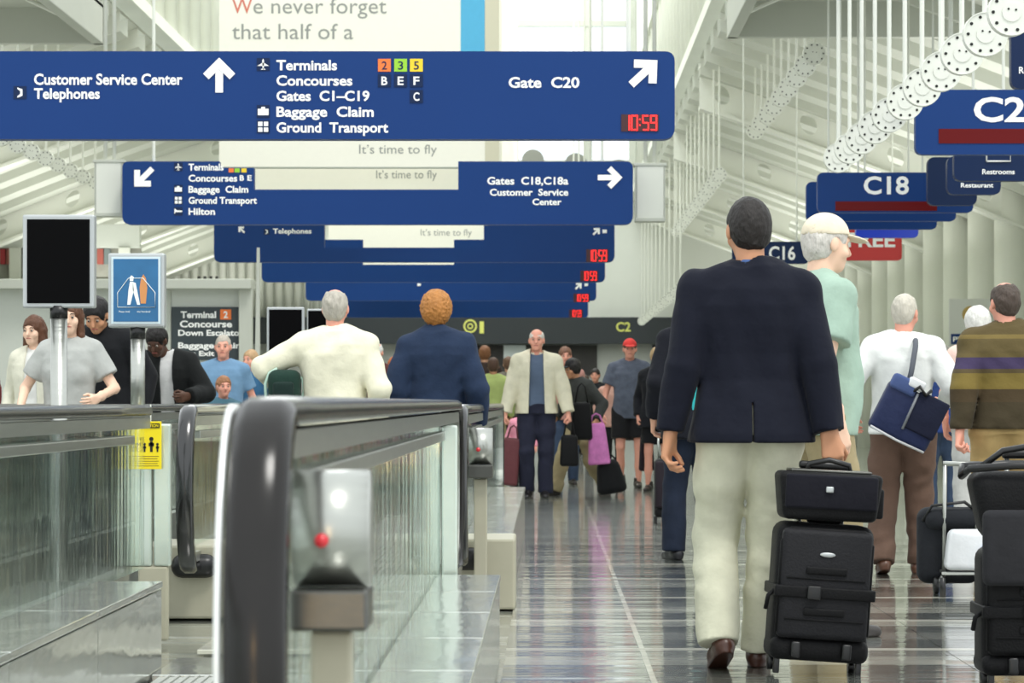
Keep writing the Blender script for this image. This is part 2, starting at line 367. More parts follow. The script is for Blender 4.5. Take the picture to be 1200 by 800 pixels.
# round columns along the right wall
ccache = None
bm = bmesh.new(); add_cyl(bm, (0, 0, 0), (0, 0, 4.32), .30, n=20); bmesh.ops.recalc_face_normals(bm, faces=bm.faces); cme = bpy.data.meshes.new('shaft'); bm.to_mesh(cme); bm.free(); cme.materials.append(M_WHITE); cme.polygons.foreach_set('use_smooth', [True]*len(cme.polygons))
ordn = ['nearest', 'second nearest', 'third nearest', 'fourth nearest', 'fifth nearest', 'sixth nearest', 'seventh nearest', 'eighth nearest', 'ninth nearest', 'tenth nearest', 'eleventh nearest', 'twelfth nearest', 'thirteenth nearest', 'fourteenth nearest']
cy = [38.5, 41.3, 44.2, 47.0, 49.9, 52.6, 55.3, 58.1, 60.9, 63.7, 66.5, 69.4, 72.2, 75.0]
for k, yy in enumerate(cy):
    o = bpy.data.objects.new('column', cme); COL.objects.link(o); o.location = (7.1, yy, 0)
    tag(o, 'round white column along the right wall, %s of its row' % ordn[k], 'column', 'round white columns along the right wall')
for k, yy in enumerate(cy[5:13:2]):
    o = bpy.data.objects.new('column', cme); COL.objects.link(o); o.location = (-10.5, yy, 0)
    tag(o, 'round white column along the left wall, %s of its row' % ordn[k], 'column', 'round white columns along the left wall')
# hanging ceiling tray frames
def tray(name, x0, x1, y0, y1, z, label):
    t = empty(name, ((x0+x1)/2, (y0+y1)/2, z), 0, label, 'ceiling frame', 'suspended grey ceiling frames')
    w, d = x1-x0, y1-y0
    box('soffit_panel', M_FRAME, (0, 0, .42), (w, d, .05), t)
    for sx in (-1, 1): box('side_beam', M_FRAME, (sx*(w/2-.06), 0, .22), (.12, d, .44), t, .01)
    for sy in (-1, 1): box('end_beam', M_FRAME, (0, sy*(d/2-.06), .22), (w, .12, .44), t, .01)
    for k in range(-1, 2): box('cross_beam', M_FRAME, (0, k*d/4, .33), (w-.2, .09, .18), t)
    for sx in (-1, 1):
        for k in range(4): cyl('brace', M_WHITE, (sx*(w/2-.1), -d/2+.15+k*d/4, .06), (sx*(w/2-.7), -d/2+.5+k*d/4, .36), .025, t, n=6)
    for sx in (-1, 1):
        for sy in (-1, 1): cyl('hanger_rod', M_WHITE, (sx*(w/2-.2), sy*(d/2-.2), .44), (sx*(w/2-.2), sy*(d/2-.2), 6), .03, t, n=6)
    return t
tray('ceiling_frame', px(852, 106), px(1175, 106), 24.6, 32.1, 5.02, 'large grey ceiling frame hanging above the C20 and C18 signs')
tray('ceiling_frame', px(-160, 106), px(122, 106), 24.6, 32.1, 4.95, 'large grey ceiling frame hanging at top left above the long blue sign')
# ---------------------------------------------------------------- overhead signs
def arrow(name, par, cx, cz, L, ang, y, m=M_TXT, th=0.22):
    """arrow of length L pointing to angle ang (degrees, 0 = right, 90 = up)"""
    h = L*th/2; hd = L*0.46
    bm = bmesh.new(); R = Matrix.Rotation(math.radians(ang), 2)
    lay = [0]
    def poly(ps):
        vs = []; lay[0] += 1
        for p in ps:
            q = R @ Vector(p); vs.append(bm.verts.new((cx+q.x, y-.002*lay[0], cz+q.y)))
        bm.faces.new(vs)
    poly([(-L/2, -h), (L/2-h*1.2, -h), (L/2-h*1.2, h), (-L/2, h)])
    k = h*2.1
    poly([(L/2, 0), (L/2-hd, hd), (L/2-hd-k*.7, hd-k*.7), (L/2-k*1.4, 0)])
    poly([(L/2, 0), (L/2-k*1.4, 0), (L/2-hd-k*.7, -hd+k*.7), (L/2-hd, -hd)])
    return bm_obj(name, bm, m, par)
def flat(name, m, par, x0, x1, z0, z1, y, d=0.006): return box(name, m, ((x0+x1)/2, y-d/2, (z0+z1)/2), (x1-x0, d, z1-z0), par)
def seven(par, s, x0, x1, z0, z1, y):
    """LED clock digits"""
    g = (x1-x0); bm = bmesh.new(); segs = {'0': 'abcdef', '1': 'bc', '5': 'afgcd', '9': 'abcdfg'}
    w = g/4.9; pos = [0, w*1.15, w*2.75, w*3.9]; h = z1-z0; t = w*.2
    def r(xa, xb, za, zb): add_box(bm, ((xa+xb)/2, y-.004, (za+zb)/2), (xb-xa, .004, zb-za))
    for p, c in zip(pos, s.replace(':', '')):
        X = x0+p
        for q in segs[c]:
            if q == 'a': r(X+t*.5, X+w-t*.5, z1-t, z1)
            if q == 'g': r(X+t*.5, X+w-t*.5, z0+h/2-t/2, z0+h/2+t/2)
            if q == 'd': r(X+t*.5, X+w-t*.5, z0, z0+t)
            if q == 'b': r(X+w-t, X+w, z0+h/2, z1)
            if q == 'c': r(X+w-t, X+w, z0, z0+h/2)
            if q == 'f': r(X, X+t, z0+h/2, z1)
            if q == 'e': r(X, X+t, z0, z0+h/2)
    for zz in (.3, .68): r(x0+w*2.33, x0+w*2.33+t, z0+h*zz, z0+h*zz+t)
    return bm_obj('clock_digits', bm, M_RED, par)
def icon(par, x, z, s, kind, y):
    flat('pictogram_tile', M_DKBLUE, par, x, x+s, z, z+s, y, .004)
    bm = bmesh.new(); Y = y-.006
    def q(pts): bm.faces.new([bm.verts.new((x+a*s, Y, z+b*s)) for a, b in pts])
    if kind == 'plane':
        q([(.45, .1), (.55, .1), (.57, .8), (.5, .95), (.43, .8)]); q([(.05, .38), (.95, .38), (.57, .62), (.43, .62)]); q([(.3, .08), (.7, .08), (.55, .22), (.45, .22)])
    elif kind == 'bag': q([(.08, .2), (.92, .2), (.92, .7), (.08, .7)]); q([(.35, .7), (.65, .7), (.65, .85), (.35, .85)])
    elif kind == 'bus':
        for a in (.1, .55):
            for b in (.1, .55): q([(a, b), (a+.34, b), (a+.34, b+.34), (a, b+.34)])
    elif kind == 'phone': q([(.3, .1), (.7, .25), (.7, .75), (.3, .9), (.3, .78), (.52, .62), (.52, .38), (.3, .22)])
    elif kind == 'bed': q([(.05, .25), (.15, .25), (.15, .4), (.95, .4), (.95, .58), (.3, .62), (.15, .8), (.05, .8)])
    return bm_obj('pictogram', bm, M_TXT, par)
class Sign:
    """sign face worked out from the reference pixels at scale s (pixels per metre)"""
    def __init__(self, s, label, gap=None, cat='sign', xl=-4.3, xr=0.86, ztop=3.40, zbot=2.80, group='blue overhead signs across the hall'):
        self.s = s; self.Y = F/s; self.x0 = xl; self.t = empty('overhead_sign', (xl, self.Y, zbot), 0, label, cat, group); self.z0 = zbot
        w = xr-xl; h = ztop-zbot
        if gap:
            gz = gap[2]-zbot
            pts = [(0, 0), (w, 0), (w, h), (gap[1]-xl, h), (gap[1]-xl, gz), (gap[0]-xl, gz), (gap[0]-xl, h*.9), (px(257, 116)-xl, h*.9), (px(257, 116)-xl, h), (0, h)] if len(gap) > 3 else \
                  [(0, 0), (w, 0), (w, h), (gap[1]-xl, h), (gap[1]-xl, gz), (gap[0]-xl, gz), (gap[0]-xl, h), (0, h)]
            rs = [.09, .09, .07, .0] + [0]*(len(pts)-5) + [.07]
        else: pts = [(0, 0), (w, 0), (w, h), (0, h)]; rs = [.08, .08, .07, .07]
        prism('sign_panel', M_BLUE, round_poly(pts, rs), 0, .14, self.t)
        for f in (.06, .94):
            cyl('hanger_rod', M_WHITE, (w*f, .07, h-.01), (w*f, .07, 8.0), .018, self.t, n=6)
        self.w = w; self.h = h
    def X(self, x): return (x-VX)/self.s-self.x0
    def Z(self, y): return 1+(VY-y)/self.s-self.z0
    def text(self, s, x0, x1, y0, y1, m=None, bold=.026, y=-.004): return text('lettering', s, m or M_TXT, self.X(x0), self.X(x1), self.Z(y1), self.Z(y0), y, self.t, bold)
    def icon(self, k, x0, x1, y0, y1): return icon(self.t, self.X(x0), self.Z(y1), self.X(x1)-self.X(x0), k, 0)
    def rect(self, nm, m, x0, x1, y0, y1, y=0): return flat(nm, m, self.t, self.X(x0), self.X(x1), self.Z(y1), self.Z(y0), y)
    def arrow(self, cx, cy, L, a): return arrow('arrow', self.t, self.X(cx), self.Z(cy), L/self.s, a, -.004)
    def clock(self, x0, x1, y0, y1):
        self.rect('clock_panel', mat('clock_dark', (60, 8, 16), .3), x0-1, x1+1, y0-1, y1+1); seven(self.t, '10:59', self.X(x0+1), self.X(x1-1), self.Z(y1), self.Z(y0), -.006)
S1 = Sign(173, 'largest and nearest long blue overhead sign, reading Customer Service Center and Gate C20', ztop=pz(60, 173), zbot=pz(163, 173), xl=-4.35)
S1.text('Customer Service Center', 40, 214, 86, 99); S1.text('Telephones', 40, 117, 103, 115.5); S1.icon('phone', 16, 31, 101, 116)
S1.arrow(257, 88, 41, 90); S1.icon('plane', 301, 316, 68, 83)
S1.text('Terminals', 324, 395, 70, 82); S1.text('Concourses', 324, 413, 88, 100); S1.text('Gates  C1\u2013C19', 324, 433, 106, 118)
S1.text('Baggage  Claim', 324, 438, 124.5, 136.5); S1.text('Ground  Transport', 324, 455, 143, 155); S1.icon('bag', 301, 316, 123, 138); S1.icon('bus', 301, 316, 141, 156)
for x, c, rgb in ((443, '2', (236, 120, 50)), (462, '3', (150, 205, 50)), (480.5, '5', (240, 205, 40))):
    S1.rect('number_tile', mat('tile_'+{'2': 'orange', '3': 'green', '5': 'yellow'}[c], rgb, .5), x, x+15, 69, 84); S1.text(c, x+4.5, x+10.5, 71.5, 81.5, M_DKBLUE, .01, -.008)
for x, y, c in ((443, 87, 'B'), (462, 87, 'E'), (480.5, 87, 'F'), (480.5, 105.5, 'C')):
    S1.rect('letter_tile', M_DKBLUE, x, x+15, y, y+15); S1.text(c, x+4, x+11, y+2.5, y+12.5, None, .02, -.008)
S1.text('Gate  C20', 596, 679, 90, 102.5); S1.arrow(755, 85, 42, 43); S1.clock(729, 771, 135, 153)
S2 = Sign(116, 'second nearest blue overhead sign, reading Gates C18, C18a with small white boxes at both ends', gap=(-2.97, px(537, 116), pz(222, 116), 1), ztop=pz(189, 116), zbot=pz(263, 116))
S2.arrow(168, 208, 30, 225)
for k, (n, x1) in enumerate((('Terminals', 262), ('Concourses', 278), ('Baggage  Claim', 291), ('Ground Transport', 301), ('Hilton', 252))):
    y = 191.5+k*13; S2.text(n, 221, x1, y, y+8)
    if k != 1: S2.icon({0: 'plane', 2: 'bag', 3: 'bus', 4: 'bed'}[k], 204, 214, y-1, y+9)
for x, m in ((268, 'tile_orange'), (275, 'tile_green'), (283, 'tile_yellow')): S2.rect('number_tile', MATS[m], x, x+6, 197.2, 202)
S2.text('B', 281, 286, 205, 211.5); S2.text('E', 290, 295, 205, 211.5)
S2.text('Gates  C18,C18a', 571, 666, 207, 216); S2.text('Customer  Service', 574, 666, 221, 229); S2.text('Center', 624, 658, 232.5, 240); S2.arrow(715, 208, 29, 0)
S3 = Sign(91, 'third blue overhead sign from the camera, reading Telephones at its left', gap=(px(380, 91), px(567, 91), pz(290, 91)), ztop=3.44)
S3.text('Telephones', 320, 365, 267.5, 273.5); S3.icon('phone', 309, 316, 267, 275); S3.arrow(283, 269, 10, 135); S3.text('C18', 553, 573, 260.5, 264, bold=.03); S3.arrow(699, 271, 11, 45); S3.rect('pictogram', M_TXT, 706, 711, 269, 273); S3.clock(688, 712, 293, 306)
S4 = Sign(78, 'fourth blue overhead sign from the camera, seen mostly below the third', gap=(px(425, 78), px(532, 78), pz(311, 78)), ztop=3.44); S4.clock(681, 700, 318, 328.5)
S5 = Sign(66, 'fifth blue overhead sign from the camera, a small arrow and red clock at its right', ztop=3.44); S5.arrow(678, 335, 10, 45); S5.rect('pictogram', M_TXT, 685, 689, 332, 335); S5.clock(673, 690, 345, 353); S5.rect('pictogram', M_TXT, 489, 493, 332, 335)
S6 = Sign(55, 'furthest blue overhead sign, its lower edge just above the dark fascia', ztop=3.44); S6.clock(668, 682, 363.5, 371)
# white boxes beside the second sign
for xa, xb, ya, yb, w in ((112, 142, 190, 250, 'left'), (746, 778, 194, 256, 'right')):
    s = 115.0; t = empty('sign_box', (px((xa+xb)/2, s), F/s, pz(yb, s)), 0, 'white upright box hanging at the %s end of the second blue overhead sign' % w, 'box', 'white boxes at the ends of the second overhead sign')
    wd = (xb-xa)/s; h = (yb-ya)/s
    box('casing', M_WHITE, (0, .1, h/2), (wd, .2, h), t, .008); box('underside', M_FRAME, (0, .1, -.012), (wd+.03, .24, .035), t, .005); box('top_rail', M_FRAME, (0, .1, h+.012), (wd+.06, .22, .03), t, .004)
    box('side_trim', M_FRAME, (wd/2+.008, .1, h/2), (.012, .2, h), t); box('side_trim', M_FRAME, (-wd/2-.008, .1, h/2), (.012, .2, h), t)
    for q in (-.045, .045): cyl('hanger_rod', M_WHITE, (q, .1, h), (q, .1, 8), .022, t, n=8)
# ---------------------------------------------------------------- banners down the middle of the hall
M_BAN = mat('cream_banner_cloth', (240, 238, 224), .85, var=.02); M_BTXT = mat('banner_grey_print', (150, 152, 146), .8); M_BRED = mat('banner_red_print', (214, 122, 104), .8)
M_SKYB = mat('banner_light_blue', (86, 174, 212), .8, var=.05); M_TAN = mat('banner_tan_edge', (206, 202, 178), .8)
def banner(s, zb, first, label, ty, tx):
    t = empty('hanging_banner', (px(257, s) if first else -3.95, F/s, zb), 0, label, 'banner', 'cream banners hung down the hall'); x0 = t.location.x
    xr = px(585, s) if first else -.62; w = xr-x0
    box('banner_cloth', M_BAN, (w/2, 0, 2.9), (w, .03, 5.8), t)
    for z in (0.0, 5.8): cyl('banner_rod', M_FRAME, (-.02, 0, z), (w+.02, 0, z), .018, t, n=8)
    zz = lambda y: pz(y, s)-zb; xx = lambda x: px(x, s)-x0
    if first:
        flat('blue_stripe', M_SKYB, t, xx(540), xx(568), zz(118), 5.75, -.016); flat('tan_edge', M_TAN, t, xx(568.5), w, .02, 5.75, -.016)
        text('lettering', 'W', M_BRED, xx(272), xx(296), zz(16), zz(-3), -.018, t, 0.0); text('lettering', 'e never forget', M_BTXT, xx(297), xx(453), zz(16), zz(-3), -.018, t, 0.0)
        text('lettering', 'that half of a', M_BTXT, xx(272), xx(414), zz(46), zz(27), -.018, t, 0.0)
    text('lettering', 'It\u2019s time to fly', M_BTXT, xx(tx[0]), xx(tx[1]), zz(ty[1]), zz(ty[0]), -.018, t, 0.0)
    return t
banner(97, pz(196, 97), True, 'nearest cream banner with large grey words and a light blue stripe', (169, 180), (421, 512))
banner(87, pz(226, 87), False, 'second cream banner, its last line seen just above the gap in the second blue sign', (199, 209), (441, 512))
banner(65, pz(292, 65), False, 'third cream banner, seen through the gap of the third blue sign', (268, 276), (493, 553))
banner(57, pz(318, 57), False, 'furthest cream banner, a sliver seen through the gap of the fourth blue sign', (290, 296), (500, 552))
# ---------------------------------------------------------------- gate signs at the right
def gate_sign(s, xl, xr, ztop, zbot, label, txt=None, led=True, m=None, name='gate_sign'):
    t = empty(name, (xl, F/s, zbot), 0, label, 'sign', 'signs hung along the right of the hall'); w = xr-xl; h = ztop-zbot
    prism('sign_panel', m or M_BLUE, round_poly([(0, 0), (w, 0), (w, h), (0, h)], min(.06, h*.3)), 0, .10, t)
    for f in (.15, .85): cyl('hanger_rod', M_WHITE, (w*f, .05, h-.01), (w*f, .05, 5), .012, t, n=6)
    X = lambda x: px(x, s)-xl; Z = lambda y: pz(y, s)-zbot
    if led: flat('led_strip', M_LEDBACK, t, led[0]-xl, led[1]-xl, Z(led[3]), Z(led[2]), 0)
    if txt: text('lettering', txt[0], M_TXT, X(txt[1]), X(txt[2]), Z(txt[4]), Z(txt[3]), -.004, t, .024)
    return t
gate_sign(162, px(1073, 162), 4.02, pz(105, 162), pz(181, 162), 'nearest blue gate sign at right reading C20 over a dark red display', ('C20', 1141, 1228, 113, 142), (px(1100, 162), px(1282, 162), 151, 168))
gate_sign(124, px(958, 124), 4.02, pz(202, 124), pz(249, 124), 'blue gate sign reading C18 over a red display', ('C18', 1012, 1065, 206, 227), (px(979, 124), px(1098, 124), 236, 247))
gate_sign(119, px(945, 119), 4.02, pz(213, 119), pz(259, 119), 'blue gate sign just behind the C18 sign, only its edges showing', None, None)
gate_sign(114, px(990, 114), 4.0, pz(228, 114), pz(268.5, 114), 'blue gate sign second behind the C18 sign, a thin strip of it showing', None, None)
gate_sign(107.5, px(1003, 107.5), 4.04, pz(240, 107.5), pz(278.5, 107.5), 'bright blue gate sign lowest under the C18 sign, above the red FREE sign', None, None, mat('bright_blue', (24, 60, 200), .3))
gate_sign(92, 2.35, 3.32, pz(283, 92), pz(309, 92), 'dark blue gate sign reading C16 behind the man in the navy blazer', ('C16', 901, 932, 288, 304), None, M_DKBLUE)
t = gate_sign(90, px(985, 90), px(1057, 90), pz(266, 90), pz(305, 90), 'red hanging sign reading FREE', ('FREE', 993, 1049, 272, 289), None, mat('sign_red', (200, 48, 44), .4), 'red_sign')
def fac_sign(s, label, word, wx, wy, shape):
    xl, xr = px(shape[0], s), px(shape[1], s)
    t = empty('facility_sign', (xl, F/s, pz(shape[3], s)), 0, label, 'sign', 'dark blue restaurant and restroom signs'); w = xr-xl; h = (shape[3]-shape[2])/s
    prism('sign_panel', M_DKBLUE, round_poly([(0, 0), (w, 0), (w, h), (0, h)], .07), 0, .10, t); cyl('hanger_rod', M_WHITE, (w*.5, .05, h-.01), (w*.5, .05, 4), .014, t, n=6)
    X = lambda x: px(x, s)-xl; Z = lambda y: pz(y, s)-pz(shape[3], s)
    text('lettering', word, M_TXT, X(wx[0]), X(wx[1]), Z(wy[1]), Z(wy[0]), -.004, t, .02)
    cx = (wx[0]+wx[1])/2
    pts = [(X(cx-14), -.006, Z(wy[0]-9)), (X(cx-14), -.006, Z(wy[0]-26)), (X(cx+14), -.006, Z(wy[0]-26)), (X(cx+14), -.006, Z(wy[0]-9)), (X(cx-14), -.006, Z(wy[0]-9))]
    tube('pictogram_outline', M_TXT, pts, .007, t, 6)
    return t
fac_sign(128, 'dark blue sign reading Restaurant, lowest of the three below the C20 sign', 'Restaurant', (1125, 1161), (213.5, 219), (1087, 1145, 184, 240.5))
fac_sign(135, 'dark blue sign between the Restaurant and Restrooms signs', 'Restaurant', (1126, 1164), (214, 219.5), (1110, 1173, 183, 228))
fac_sign(144, 'dark blue sign reading Restrooms, behind the lower edge of the C20 sign', 'Restrooms', (1151, 1189), (198, 204), (1118, 1236, 176, 212))
fac_sign(157, 'dark blue sign at the top right corner above the C20 sign', 'Restrooms', (1194, 1240), (78, 86), (1185, 1262, 28, 104))
# poster at the columns
t = empty('notice_board', (px(1112, 76), F/76, pz(420, 76)), 0, 'pale notice board with blue and red strips standing before the white columns', 'notice board')
box('board', mat('notice_pale', (214, 216, 212), .6), (.36, 0, .46), (.72, .03, .92), t, .004); flat('blue_strip', M_BLUE, t, .03, .6, .22, .38, -.015); flat('red_strip', MATS['sign_red'], t, .05, .5, -.0, .12, -.015)
bm = bmesh.new(); add_cyl(bm, (.33, -.02, .68), (.33, -.016, .68), .13, n=16); bm_obj('gold_emblem', bm, mat('gold_print', (190, 160, 90), .6), t)
text('lettering', 'PLEASE', M_TXT, .06, .5, .26, .34, -.024, t)
cyl('post', M_FRAME, (.1, .03, -1.68), (.1, .03, .3), .02, t); cyl('post', M_FRAME, (.6, .03, -1.68), (.6, .03, .3), .02, t)
# ---------------------------------------------------------------- hanging perforated discs
def disc_proto(R, rod, proto=[]):
    bm = bmesh.new(); add_cyl(bm, (0, -.03, 0), (0, .03, 0), R, n=28); add_cyl(bm, (0, -.036, 0), (0, -.03, 0), R*.42, n=20)
    d = bpy.data.meshes.new('disc'); bmesh.ops.recalc_face_normals(bm, faces=bm.faces); bm.to_mesh(d); bm.free(); d.materials.append(M_WHITE)
    bm = bmesh.new()
    for k in range(24):
        a = 2*math.pi*(k+.5)/24; add_cyl(bm, (R*(1+.06*math.cos(a*24)), 0, 0) if False else (R*math.cos(a), -.031, R*math.sin(a)), (R*1.07*math.cos(a), .03, R*1.07*math.sin(a)), R*.06, n=4)
    rim = bpy.data.meshes.new('rim')
    bm.free(); bm = bmesh.new()
    n = 28
    rings = []
    for (r, y) in ((R*.97, -.036), (R*1.02, -.036), (R*1.02, .036), (R*.97, .036)):
        rings.append([bm.verts.new((r*math.cos(2*math.pi*k/n), y, r*math.sin(2*math.pi*k/n))) for k in range(n)])
    for i in range(4):
        for k in range(n): bm.faces.new((rings[i][k], rings[i][(k+1) % n], rings[(i+1) % 4][(k+1) % n], rings[(i+1) % 4][k]))
    bmesh.ops.recalc_face_normals(bm, faces=bm.faces); bm.to_mesh(rim); bm.free(); rim.materials.append(M_WHITE)
    bm = bmesh.new()
    for k in range(10):
        a = 2*math.pi*k/10; c = Vector((R*.80*math.cos(a), -.034, R*.80*math.sin(a))); add_cyl(bm, c, c+Vector((0, .008, 0)), R*.075, n=8)
    for a in (.5, 2.4): c = Vector((R*.2*math.cos(a), -.040, R*.2*math.sin(a))); add_cyl(bm, c, c+Vector((0, .008, 0)), R*.05, n=6)
    h = bpy.data.meshes.new('bolt_holes'); bm.to_mesh(h); bm.free(); h.materials.append(mat('hole_black', (34, 36, 34), .8))
    bm = bmesh.new(); add_cyl(bm, (0, 0, R), (0, 0, rod), .016, n=8); r = bpy.data.meshes.new('hanger_rod'); bm.to_mesh(r); bm.free(); r.materials.append(M_WHITE)
    return d, rim, h, r
def disc_row(pts, R, rod, rowname):
    ms = disc_proto(R, rod)
    for k, (x, y, z) in enumerate(pts):
        t = empty('hanging_disc', (x, y, z), 0, '%s white disc with dark holes in %s' % (ordn[k], rowname), 'hanging disc', 'white discs in %s' % rowname)
        for nm, me in zip(('disc', 'rim', 'bolt_holes', 'hanger_rod'), ms):
            o = bpy.data.objects.new(nm, me); COL.objects.link(o); o.parent = t
def rowpts(ratio, dz, ya, yb, n):   # image y (above horizon) from ya to yb, at height 1+dz
    out = []
    for k in range(n):
        Y0, Y1 = F*dz/ya, F*dz/yb; Y = Y0+(Y1-Y0)*k/(n-1); out.append((ratio*dz, Y, 1+dz))
    return out
disc_row(rowpts(1.19, 2.1, 456, 286, 11), .125, 3.6, 'the row beside the C20 sign')
disc_row(rowpts(.765, 3.9, 408, 318, 9), .125, 1.75, 'the row above the C18 sign')
disc_row(rowpts(.755, 3.3, 266, 200, 11), .11, 2.3, 'the hanging row behind the blazer man')
disc_row(rowpts(1.16, 2.1, 134, 95, 10), .11, 3.5, 'the far row by the C2 lettering')
disc_row([(-6.4, F*3.1/u, 4.1) for u in (310, 301, 293, 285, 278, 271, 264, 257)], .10, 2.2, 'the row under the long blue sign')
# ---------------------------------------------------------------- moving walkways
def rail_path(Y0, Y1, r=.36, zt=.965, near=True, far=True, q=.55):
    pts = []
    zc = zt-r
    if near:
        pts += [(0, Y0+r+.3, zc-r), (0, Y0+r+.05, zc-r)]
        for k in range(0, 15):
            a = -math.pi/2 - math.pi*k/14; pts.append((0, Y0+r*q+r*q*math.cos(a), zc+r*math.sin(a)))
    else: pts.append((0, Y0, zt))
    for k in range(1, 12): pts.append((0, Y0+(Y1-Y0)*k/12, zt))
    if far:
        for k in range(0, 15):
            a = math.pi/2 - math.pi*k/14; pts.append((0, Y1-r*q+r*q*math.cos(a), zc+r*math.sin(a)))
        pts += [(0, Y1-r-.3, zc-r), (0, Y1-r-.62, zc-r)]
    else: pts.append((0, Y1, zt))
    return pts
HP = [(-.040, -.012), (-.036, .012), (-.020, .024), (.020, .024), (.036, .012), (.040, -.012), (.030, -.020), (-.030, -.020)]
def balustrade(X, Y0, Y1, label, deck=1, sby=.30, wide=.24, near=True, far=True, r=.36, rail=None, stop_box=True, deck_end=None, deckz=.34, zt=.965, hw=1.0, bsz=1.0, plinth=(.30, .06), trim=False, glassm=None):
    t = empty('walkway_balustrade', (X, Y0, 0), 0, label, 'balustrade', 'moving walkway balustrades'); L = Y1-Y0
    bm = bmesh.new(); sweep(bm, rail_path(0, L, r, zt, near, far), [(u*hw, v) for u, v in HP]); bm_obj('handrail', bm, rail or M_RUBBER, t, True)
    if trim:
        bm = bmesh.new(); sweep(bm, rail_path(0, L, r, zt, near, far), [(-.058, -.020), (-.058, .012), (-.049, .012), (-.049, -.020)]); bm_obj('side_trim', bm, mat('bright_trim_steel', (232, 234, 232), .3, .5), t, True)
    # steel guide under the handrail
    bm = bmesh.new(); sweep(bm, rail_path(.05 if near else 0, L-(.05 if far else 0), r-.05, zt-.05, near, far), [(-.030, -.022), (-.030, .022), (.030, .022), (.030, -.022)]); bm_obj('handrail_guide', bm, M_STEEL, t)
    box('under_rail', M_STEEL, (0, L/2, zt-.115), (.05, L-2*r-.1, .035), t, .004)
    # glass panes
    g0, g1 = (.08 if near else 0), L-(.08 if far else 0)
    n = max(2, int(round((g1-g0)/1.9))); zg0, zg1 = deckz-.02, zt-.07
    for k in range(n):
        a = g0+(g1-g0)*k/n+.006; b = g0+(g1-g0)*(k+1)/n-.006
        pts = [(a, zg0), (b, zg0), (b, zg1), (a, zg1)]; rs = [0, 0, 0, 0]
        if k == 0 and near: pts = [(a+.12, zg0), (b, zg0), (b, zg1), (a, zg1)]; rs = [.12, 0, 0, r*.5]
        if k == n-1 and far: pts = [(a, zg0), (b-.18, zg0), (b, zg1), (a, zg1)]; rs = [0, .12, r*.62, 0]
        poly = round_poly(pts, rs, 8); bm = bmesh.new()
        A = [bm.verts.new((-.006, y, z)) for y, z in poly]; B = [bm.verts.new((.006, y, z)) for y, z in poly]
        bm.faces.new(A); bm.faces.new(list(reversed(B)))
        for i in range(len(poly)): bm.faces.new((A[i], A[(i+1) % len(poly)], B[(i+1) % len(poly)], B[i]))
        bm_obj('glass_pane', bm, glassm or M_GLASS, t)
    # steel skirt and flat deck on one side or both
    e = deck_end if deck_end is not None else L
    sides = [deck] if deck else [-1, 1]; d0 = 1.0 if near else .1
    for sd in sides:
        c = sd*(wide/2); m = 6
        for k in range(m):
            a = d0+(e-d0)*k/m; b = d0+(e-d0)*(k+1)/m
            box('deck_plate', M_DECK, (c, (a+b)/2, deckz-.012), (wide, b-a-.008, .024), t, .004)
            box('side_panel', M_DECK, (sd*(wide-.014), (a+b)/2, deckz/2-.014), (.02, b-a-.006, deckz-.03), t, .003)
        box('end_panel', M_DECK, (c, e-.01, deckz/2-.014), (wide-.04, .02, deckz-.03), t)
        box('end_panel', M_DECK, (c, d0+.01, deckz/2-.014), (wide-.04, .02, deckz-.03), t)
    box('inner_skirt', M_STEEL, (-sides[0]*.05 if len(sides) == 1 else 0, (d0+L-.25)/2, deckz/2), (.06, L-.25-d0, deckz-.02), t, .005)
    if near:
        box('newel_plinth', M_BEIGE, (plinth[1], .70, deckz/2), (plinth[0], .62, deckz), t, .012)
        bm = bmesh.new(); add_box(bm, (0, .375, zt-2*r+.0), (.185*bsz, .10, .095*bsz), .044*bsz, seg=4); bm_obj('rubber_boot', bm, M_BLACK, t, True)
    if stop_box:
        s = 1 if stop_box is True else stop_box
        x0 = .040*s
        bm = bmesh.new(); add_cyl(bm, (x0, sby, zt-.175), (x0+s*.112, sby, zt-.175), .088, n=28); bm_obj('control_housing', bm, M_STEEL, t, True)
        box('control_box', M_DARKSTEEL, (x0+s*.054, sby, zt-.295), (.116, .15, .062), t, .006)
        bm = bmesh.new(); add_cyl(bm, (x0+s*.045, sby-.075, zt-.19), (x0+s*.045, sby-.094, zt-.19), .0105, n=14); bm_obj('stop_button', bm, mat('stop_button_red', (214, 30, 44), .3, coat=.5), t, True)
        box('support_post', M_BEIGE, (x0+s*.054, sby, (zt-.33)/2), (.062, .05, zt-.33), t, .006)
    return t
# central walkway, near section
balustrade(-.42, 4.15, 12.9, 'nearest walkway balustrade, big black newel and steel control housing with a red button', 1, .235, rail=M_RAILGREY, deck_end=6.95, hw=1.18, trim=True, zt=.985)
balustrade(-1.66, 1.5, 11.9, 'lower left walkway balustrade with a broad polished steel deck, ending below the blue poster', 1, .22, rail=M_RAILGREY, near=False, far=False, stop_box=False, deck_end=9.2)
# steel end panels of the near section
def end_panel(x0, x1, y, label):
    t = empty('end_panel_frame', ((x0+x1)/2, y, .32), 0, label, 'end panel', 'upright panels at the ends of the near walkway'); w = (x1-x0)
    for k in (-1, 1): box('panel', mat('pale_green_steel', (206, 216, 206), .22, .55, var=.05), (k*w/4, 0, .295), (w/2-.008, .05, .59), t, .008)
    box('foot_rail', M_BEIGE, (0, 0, -.155), (w-.03, .045, .31), t, .01)
    return t
end_panel(-.487, -.345, 11.25, 'pale steel end panel of the foreground balustrade, by the far newel')
ep = end_panel(-1.715, -1.56, 12.05, 'pale end panel behind the yellow caution tag')
